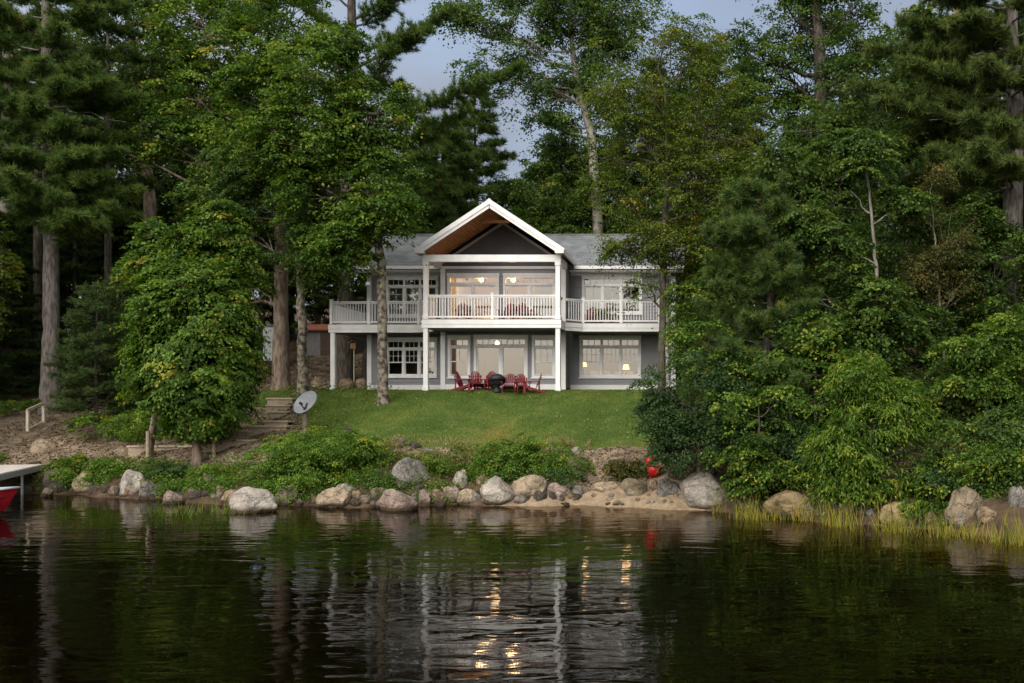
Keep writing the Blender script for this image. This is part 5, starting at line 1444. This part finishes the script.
bush('large rounded green bush on the bank below the satellite dish', [(285, 452, 40, 18), (330, 448, 46, 16), (362, 455, 28, 18), (270, 475, 34, 20), (315, 470, 48, 22), (360, 480, 36, 20), (300, 490, 34, 12), (390, 490, 18, 12), (250, 462, 14, 14), (320, 440, 50, 12, .8), (275, 445, 26, 12, .6), (300, 488, 50, 14, -.9), (360, 488, 30, 14, -.9)], L['bush'], 31.0, n=900, seed=71)
bush('dark low bush at the right end of the large rounded bush', [(378, 488, 22, 14), (400, 492, 14, 9), (355, 492, 18, 10)], L['shrub_dark'], 30.2, n=110, seed=72)
bush('green bush at the foot of the lawn above the smooth cream boulder', [(505, 458, 28, 18), (545, 452, 34, 18), (568, 464, 22, 22), (520, 475, 34, 16), (490, 468, 14, 16)], L['bush'], 31.4, n=430, seed=73)
bush('dark lower bush hanging over the smooth cream boulder', [(560, 478, 24, 14), (535, 478, 20, 9), (505, 478, 16, 9)], L['shrub_dark'], 30.8, n=130, seed=74)
bush('leafy green plant filling the bank left of the white boulder in the water', [(200, 488, 18, 9), (225, 484, 16, 9), (175, 486, 14, 8)], L['bush'], 31.2, n=110, seed=86)
bush('low mixed weeds growing over the stones above the small round stones', [(430, 478, 18, 11), (448, 470, 16, 10), (470, 476, 14, 11), (425, 465, 18, 9)], L['weed'], 31.4, n=120, seed=87)
bush('low plant on the bank between the dark boulder and the tan one', [(62, 474, 12, 7), (96, 478, 12, 8)], L['bush'], 33.2, n=50, seed=88)
bush('yellow green leafy plant right of the end of the dock', [(66, 464, 16, 8), (80, 463, 8, 7)], L['weed'], 34.2, n=60, seed=75, cr=.2)
bush('dark green shrub above the peaked cream boulder', [(105, 466, 16, 10), (120, 472, 18, 9)], L['bush'], 33.6, n=90, seed=76)
bush('low dark green shrub in front of the vine covered trunk', [(150, 470, 22, 11), (172, 474, 18, 12)], L['shrub_dark'], 32.6, n=110, seed=77)
bush('loose olive shrub right of the vine covered trunk', [(212, 474, 20, 12), (232, 484, 16, 10), (195, 482, 14, 8)], L['bush'], 31.4, n=100, seed=78)
bush('bright green shrub under the hemlock by the dirt slope', [(95, 424, 22, 14), (128, 425, 26, 18), (150, 420, 18, 14)], L['bush'], 37.2, n=150, seed=79, ln=.12, wd=.07)
bush('yellowish shrub at the lower left of the vine covered tree', [(138, 432, 10, 10)], L['weed'], 35.0, n=24, seed=80)
bush('low olive shrub on the beach path left of the red seat', [(618, 470, 24, 9), (640, 468, 14, 10)], L['brown'], 30.6, n=100, seed=81)
bush('light green plant hanging over the water among the right reeds', [(930, 508, 26, 8), (960, 510, 24, 7), (945, 522, 26, 10)], L['bright'], 24.2, n=130, seed=82, ln=.14, wd=.04, droop=.9)
bush('low dark bush behind the tall grey boulder at the right shore', [(965, 485, 30, 18), (1000, 488, 34, 20), (1030, 485, 30, 22), (940, 480, 24, 14), (1010, 500, 24, 12)], L['shrub_dark'], 24.6, n=260, seed=85)
bush('fern like plant on the forest floor left of the handrail', [(10, 408, 16, 6), (32, 404, 10, 5)], L['bush'], 41, n=50, seed=83)
bush('leafy plant hugging the foot of the dock at the left edge', [(-4, 460, 10, 6)], L['bush'], 36, n=20, seed=84)


# ------------------------------------------------------------------ grass, weeds, reeds (nobody could count them)
def scatter(n, x0, x1, y0, y1, fn, seed):
    r = np.random.default_rng(seed); X = r.uniform(x0, x1, n); Y = r.uniform(y0, y1, n)
    k = r.random(n) < fn(X, Y); return X[k], Y[k], r


def blades(name, X, Y, Z, h, w, leaf, r, lean=.35, tb=.5, ts=.2):
    n = len(X); C = np.stack([X, Y, Z], 1); D = nrm(UP + lean * r.normal(size=(n, 3)) * np.array([1, 1, .2]))
    S_ = nrm(np.stack([r.normal(size=n), .3 * r.normal(size=n), np.zeros(n)], 1)); h = h[:, None]; bend = nrm(r.normal(size=(n, 3)) * np.array([1, 1, 0])) * lean * .5
    V = np.stack([C - S_ * w / 2, C + S_ * w / 2, C + D * h * .6 + S_ * w * .35, C + D * h + bend * h * .6, C + D * h * .6 - S_ * w * .35], 1)
    V = V.reshape(-1, 3)
    o = link(poly_mesh(name, V, 5, tb + ts * r.normal(size=n)), name, leaf)
    return tag(o, kind='stuff')


def shy(X): return np.interp(X, SHX, SHY)


def noise2(X, Y, f, s): return np.array([mnoise.noise(Vector((x * f, y * f, s))) for x, y in zip(X, Y)])


X, Y, r = scatter(150000, -19.5, .5, 32.5, 43, lambda x, y: (zones(x, y)[0] > .45) * (y - shy(x) > 3.6), 1)
o = blades('lawn_grass', X, Y, terrain(X, Y) - .01, r.uniform(.035, .085, len(X)), .014, L['grass'], r, .5, .42 + .6 * noise2(X, Y, .45, 4) + .2 * noise2(X, Y, 2.1, 8) + .25 * np.clip((35.5 - Y) / 2, 0, 1), .13)
tag(o, 'short mown green lawn grass sloping down from the house', 'grass')
X, Y, r = scatter(26000, -13.8, -4, 31.6, 34.4, lambda x, y: np.exp(-((y - shy(x) - 3.8) / .55) ** 2) * .8, 2)
k = noise2(X, Y, 1.2, 3) > -.05
X, Y = X[k], Y[k]
o = blades('dry_grass', X, Y, terrain(X, Y) - .01, r.uniform(.10, .28, len(X)), .016, L['dry'], r, .7)
tag(o, 'dry tan grass along the bottom edge of the lawn', 'grass')
# leafy ground cover
X, Y, r = scatter(130000, -25, -4.6, 29, 44, lambda x, y: np.where(x > -13.8, ((y - shy(x) > .9) & (y - shy(x) < 4.0)) * .8, ((y - shy(x) > .6) & (y - shy(x) < 2.2)) * .55 + ((y - shy(x) > 4)) * .10), 3)
k = noise2(X, Y, .9, 9) + .12 * r.normal(size=len(X)) > -.10
X, Y = X[k], Y[k]
C = np.stack([X, Y, terrain(X, Y) + abs(r.normal(size=len(X))) * .16], 1); n = len(X)
V = leaf_verts(C, nrm(UP + .6 * r.normal(size=(n, 3))), r.normal(size=(n, 3)), r.uniform(.07, .15, n), r.uniform(.04, .08, n))
o = tag(link(poly_mesh('ground_weeds', V, 4, .5 + .22 * r.normal(size=n)), 'ground_weeds', L['weed']), 'low green weeds covering the bank between lawn and boulders', 'weeds', kind='stuff')
X, Y, r = scatter(90000, -25, -4.6, 28.6, 34, lambda x, y: ((y - shy(x) > .15) & (y - shy(x) < 2.2)) * .7, 13)
k = noise2(X, Y, 1.1, 29) + .10 * r.normal(size=len(X)) > .06
X, Y = X[k], Y[k]; n = len(X)
C = np.stack([X, Y, np.maximum(terrain(X, Y), .05) + abs(r.normal(size=n)) * .24], 1)
V = leaf_verts(C, nrm(UP + .7 * r.normal(size=(n, 3))), nrm(UP * .4 + r.normal(size=(n, 3))), r.uniform(.06, .14, n), r.uniform(.03, .06, n))
tag(link(poly_mesh('shore_weeds', V, 4, .35 + .25 * r.normal(size=n)), 'shore_weeds', L['bush']), 'leafy weeds growing between the shoreline boulders', 'weeds', kind='stuff')
X, Y, r = scatter(2600, -19, 0, 32.5, 40, lambda x, y: (zones(x, y)[0] > .45) * .6, 14); n = len(X)
C = np.stack([X, Y, terrain(X, Y) + .045], 1)
V = leaf_verts(C, nrm(UP + .4 * r.normal(size=(n, 3))), r.normal(size=(n, 3)), r.uniform(.05, .11, n), r.uniform(.03, .06, n))
tag(link(poly_mesh('fallen_leaves', V, 4, .5 + .25 * r.normal(size=n)), 'fallen_leaves', L['dry']), 'scattered fallen leaves on the lawn', 'fallen leaves', kind='stuff')
# forest floor litter
X, Y, r = scatter(120000, -30, 1, 30, 52, lambda x, y: (y - shy(x) > .9) * (zones(x, y)[0] < .3) * .6 * ((x < -14) | (y < 34)), 4); n = len(X)
C = np.stack([X, Y, terrain(X, Y) + .015], 1)
V = leaf_verts(C, nrm(UP + .4 * r.normal(size=(n, 3))), r.normal(size=(n, 3)), r.uniform(.05, .13, n), r.uniform(.03, .07, n))
tag(link(poly_mesh('leaf_litter', V, 4, .30 + .28 * r.normal(size=n)), 'leaf_litter', L['litter']), 'fallen brown leaves lying on the dirt', 'leaf litter', kind='stuff')
# reeds in the shallows
X, Y, r = scatter(30000, .4, 12, 17, 29, lambda x, y: np.exp(-((y - shy(x) + .95) / .7) ** 2), 5)
k = noise2(X, Y, .9, 1) + .10 * r.normal(size=len(X)) > .02
X, Y = X[k], Y[k]
o = blades('shore_reeds', X, Y, np.maximum(terrain(X, Y), -.5), r.uniform(.35, .95, len(X)), .015, L['reed'], r, .24, .45 + .35 * noise2(X, Y, .8, 5), .25)
tag(o, 'yellow green reeds standing in the shallows along the right shore', 'reeds')
X, Y, r = scatter(1500, -17.2, -12.6, 26.0, 29.4, lambda x, y: np.exp(-((y - 27.6) / .9) ** 2 - ((x + 15) / 1.6) ** 2), 6)
o = blades('water_grass', X, Y, np.maximum(terrain(X, Y), -.4), r.uniform(.4, .85, len(X)), .018, L['weed'], r, .4, .55, .25)
tag(o, 'green water grass around the white boulder in the water at the left', 'reeds')
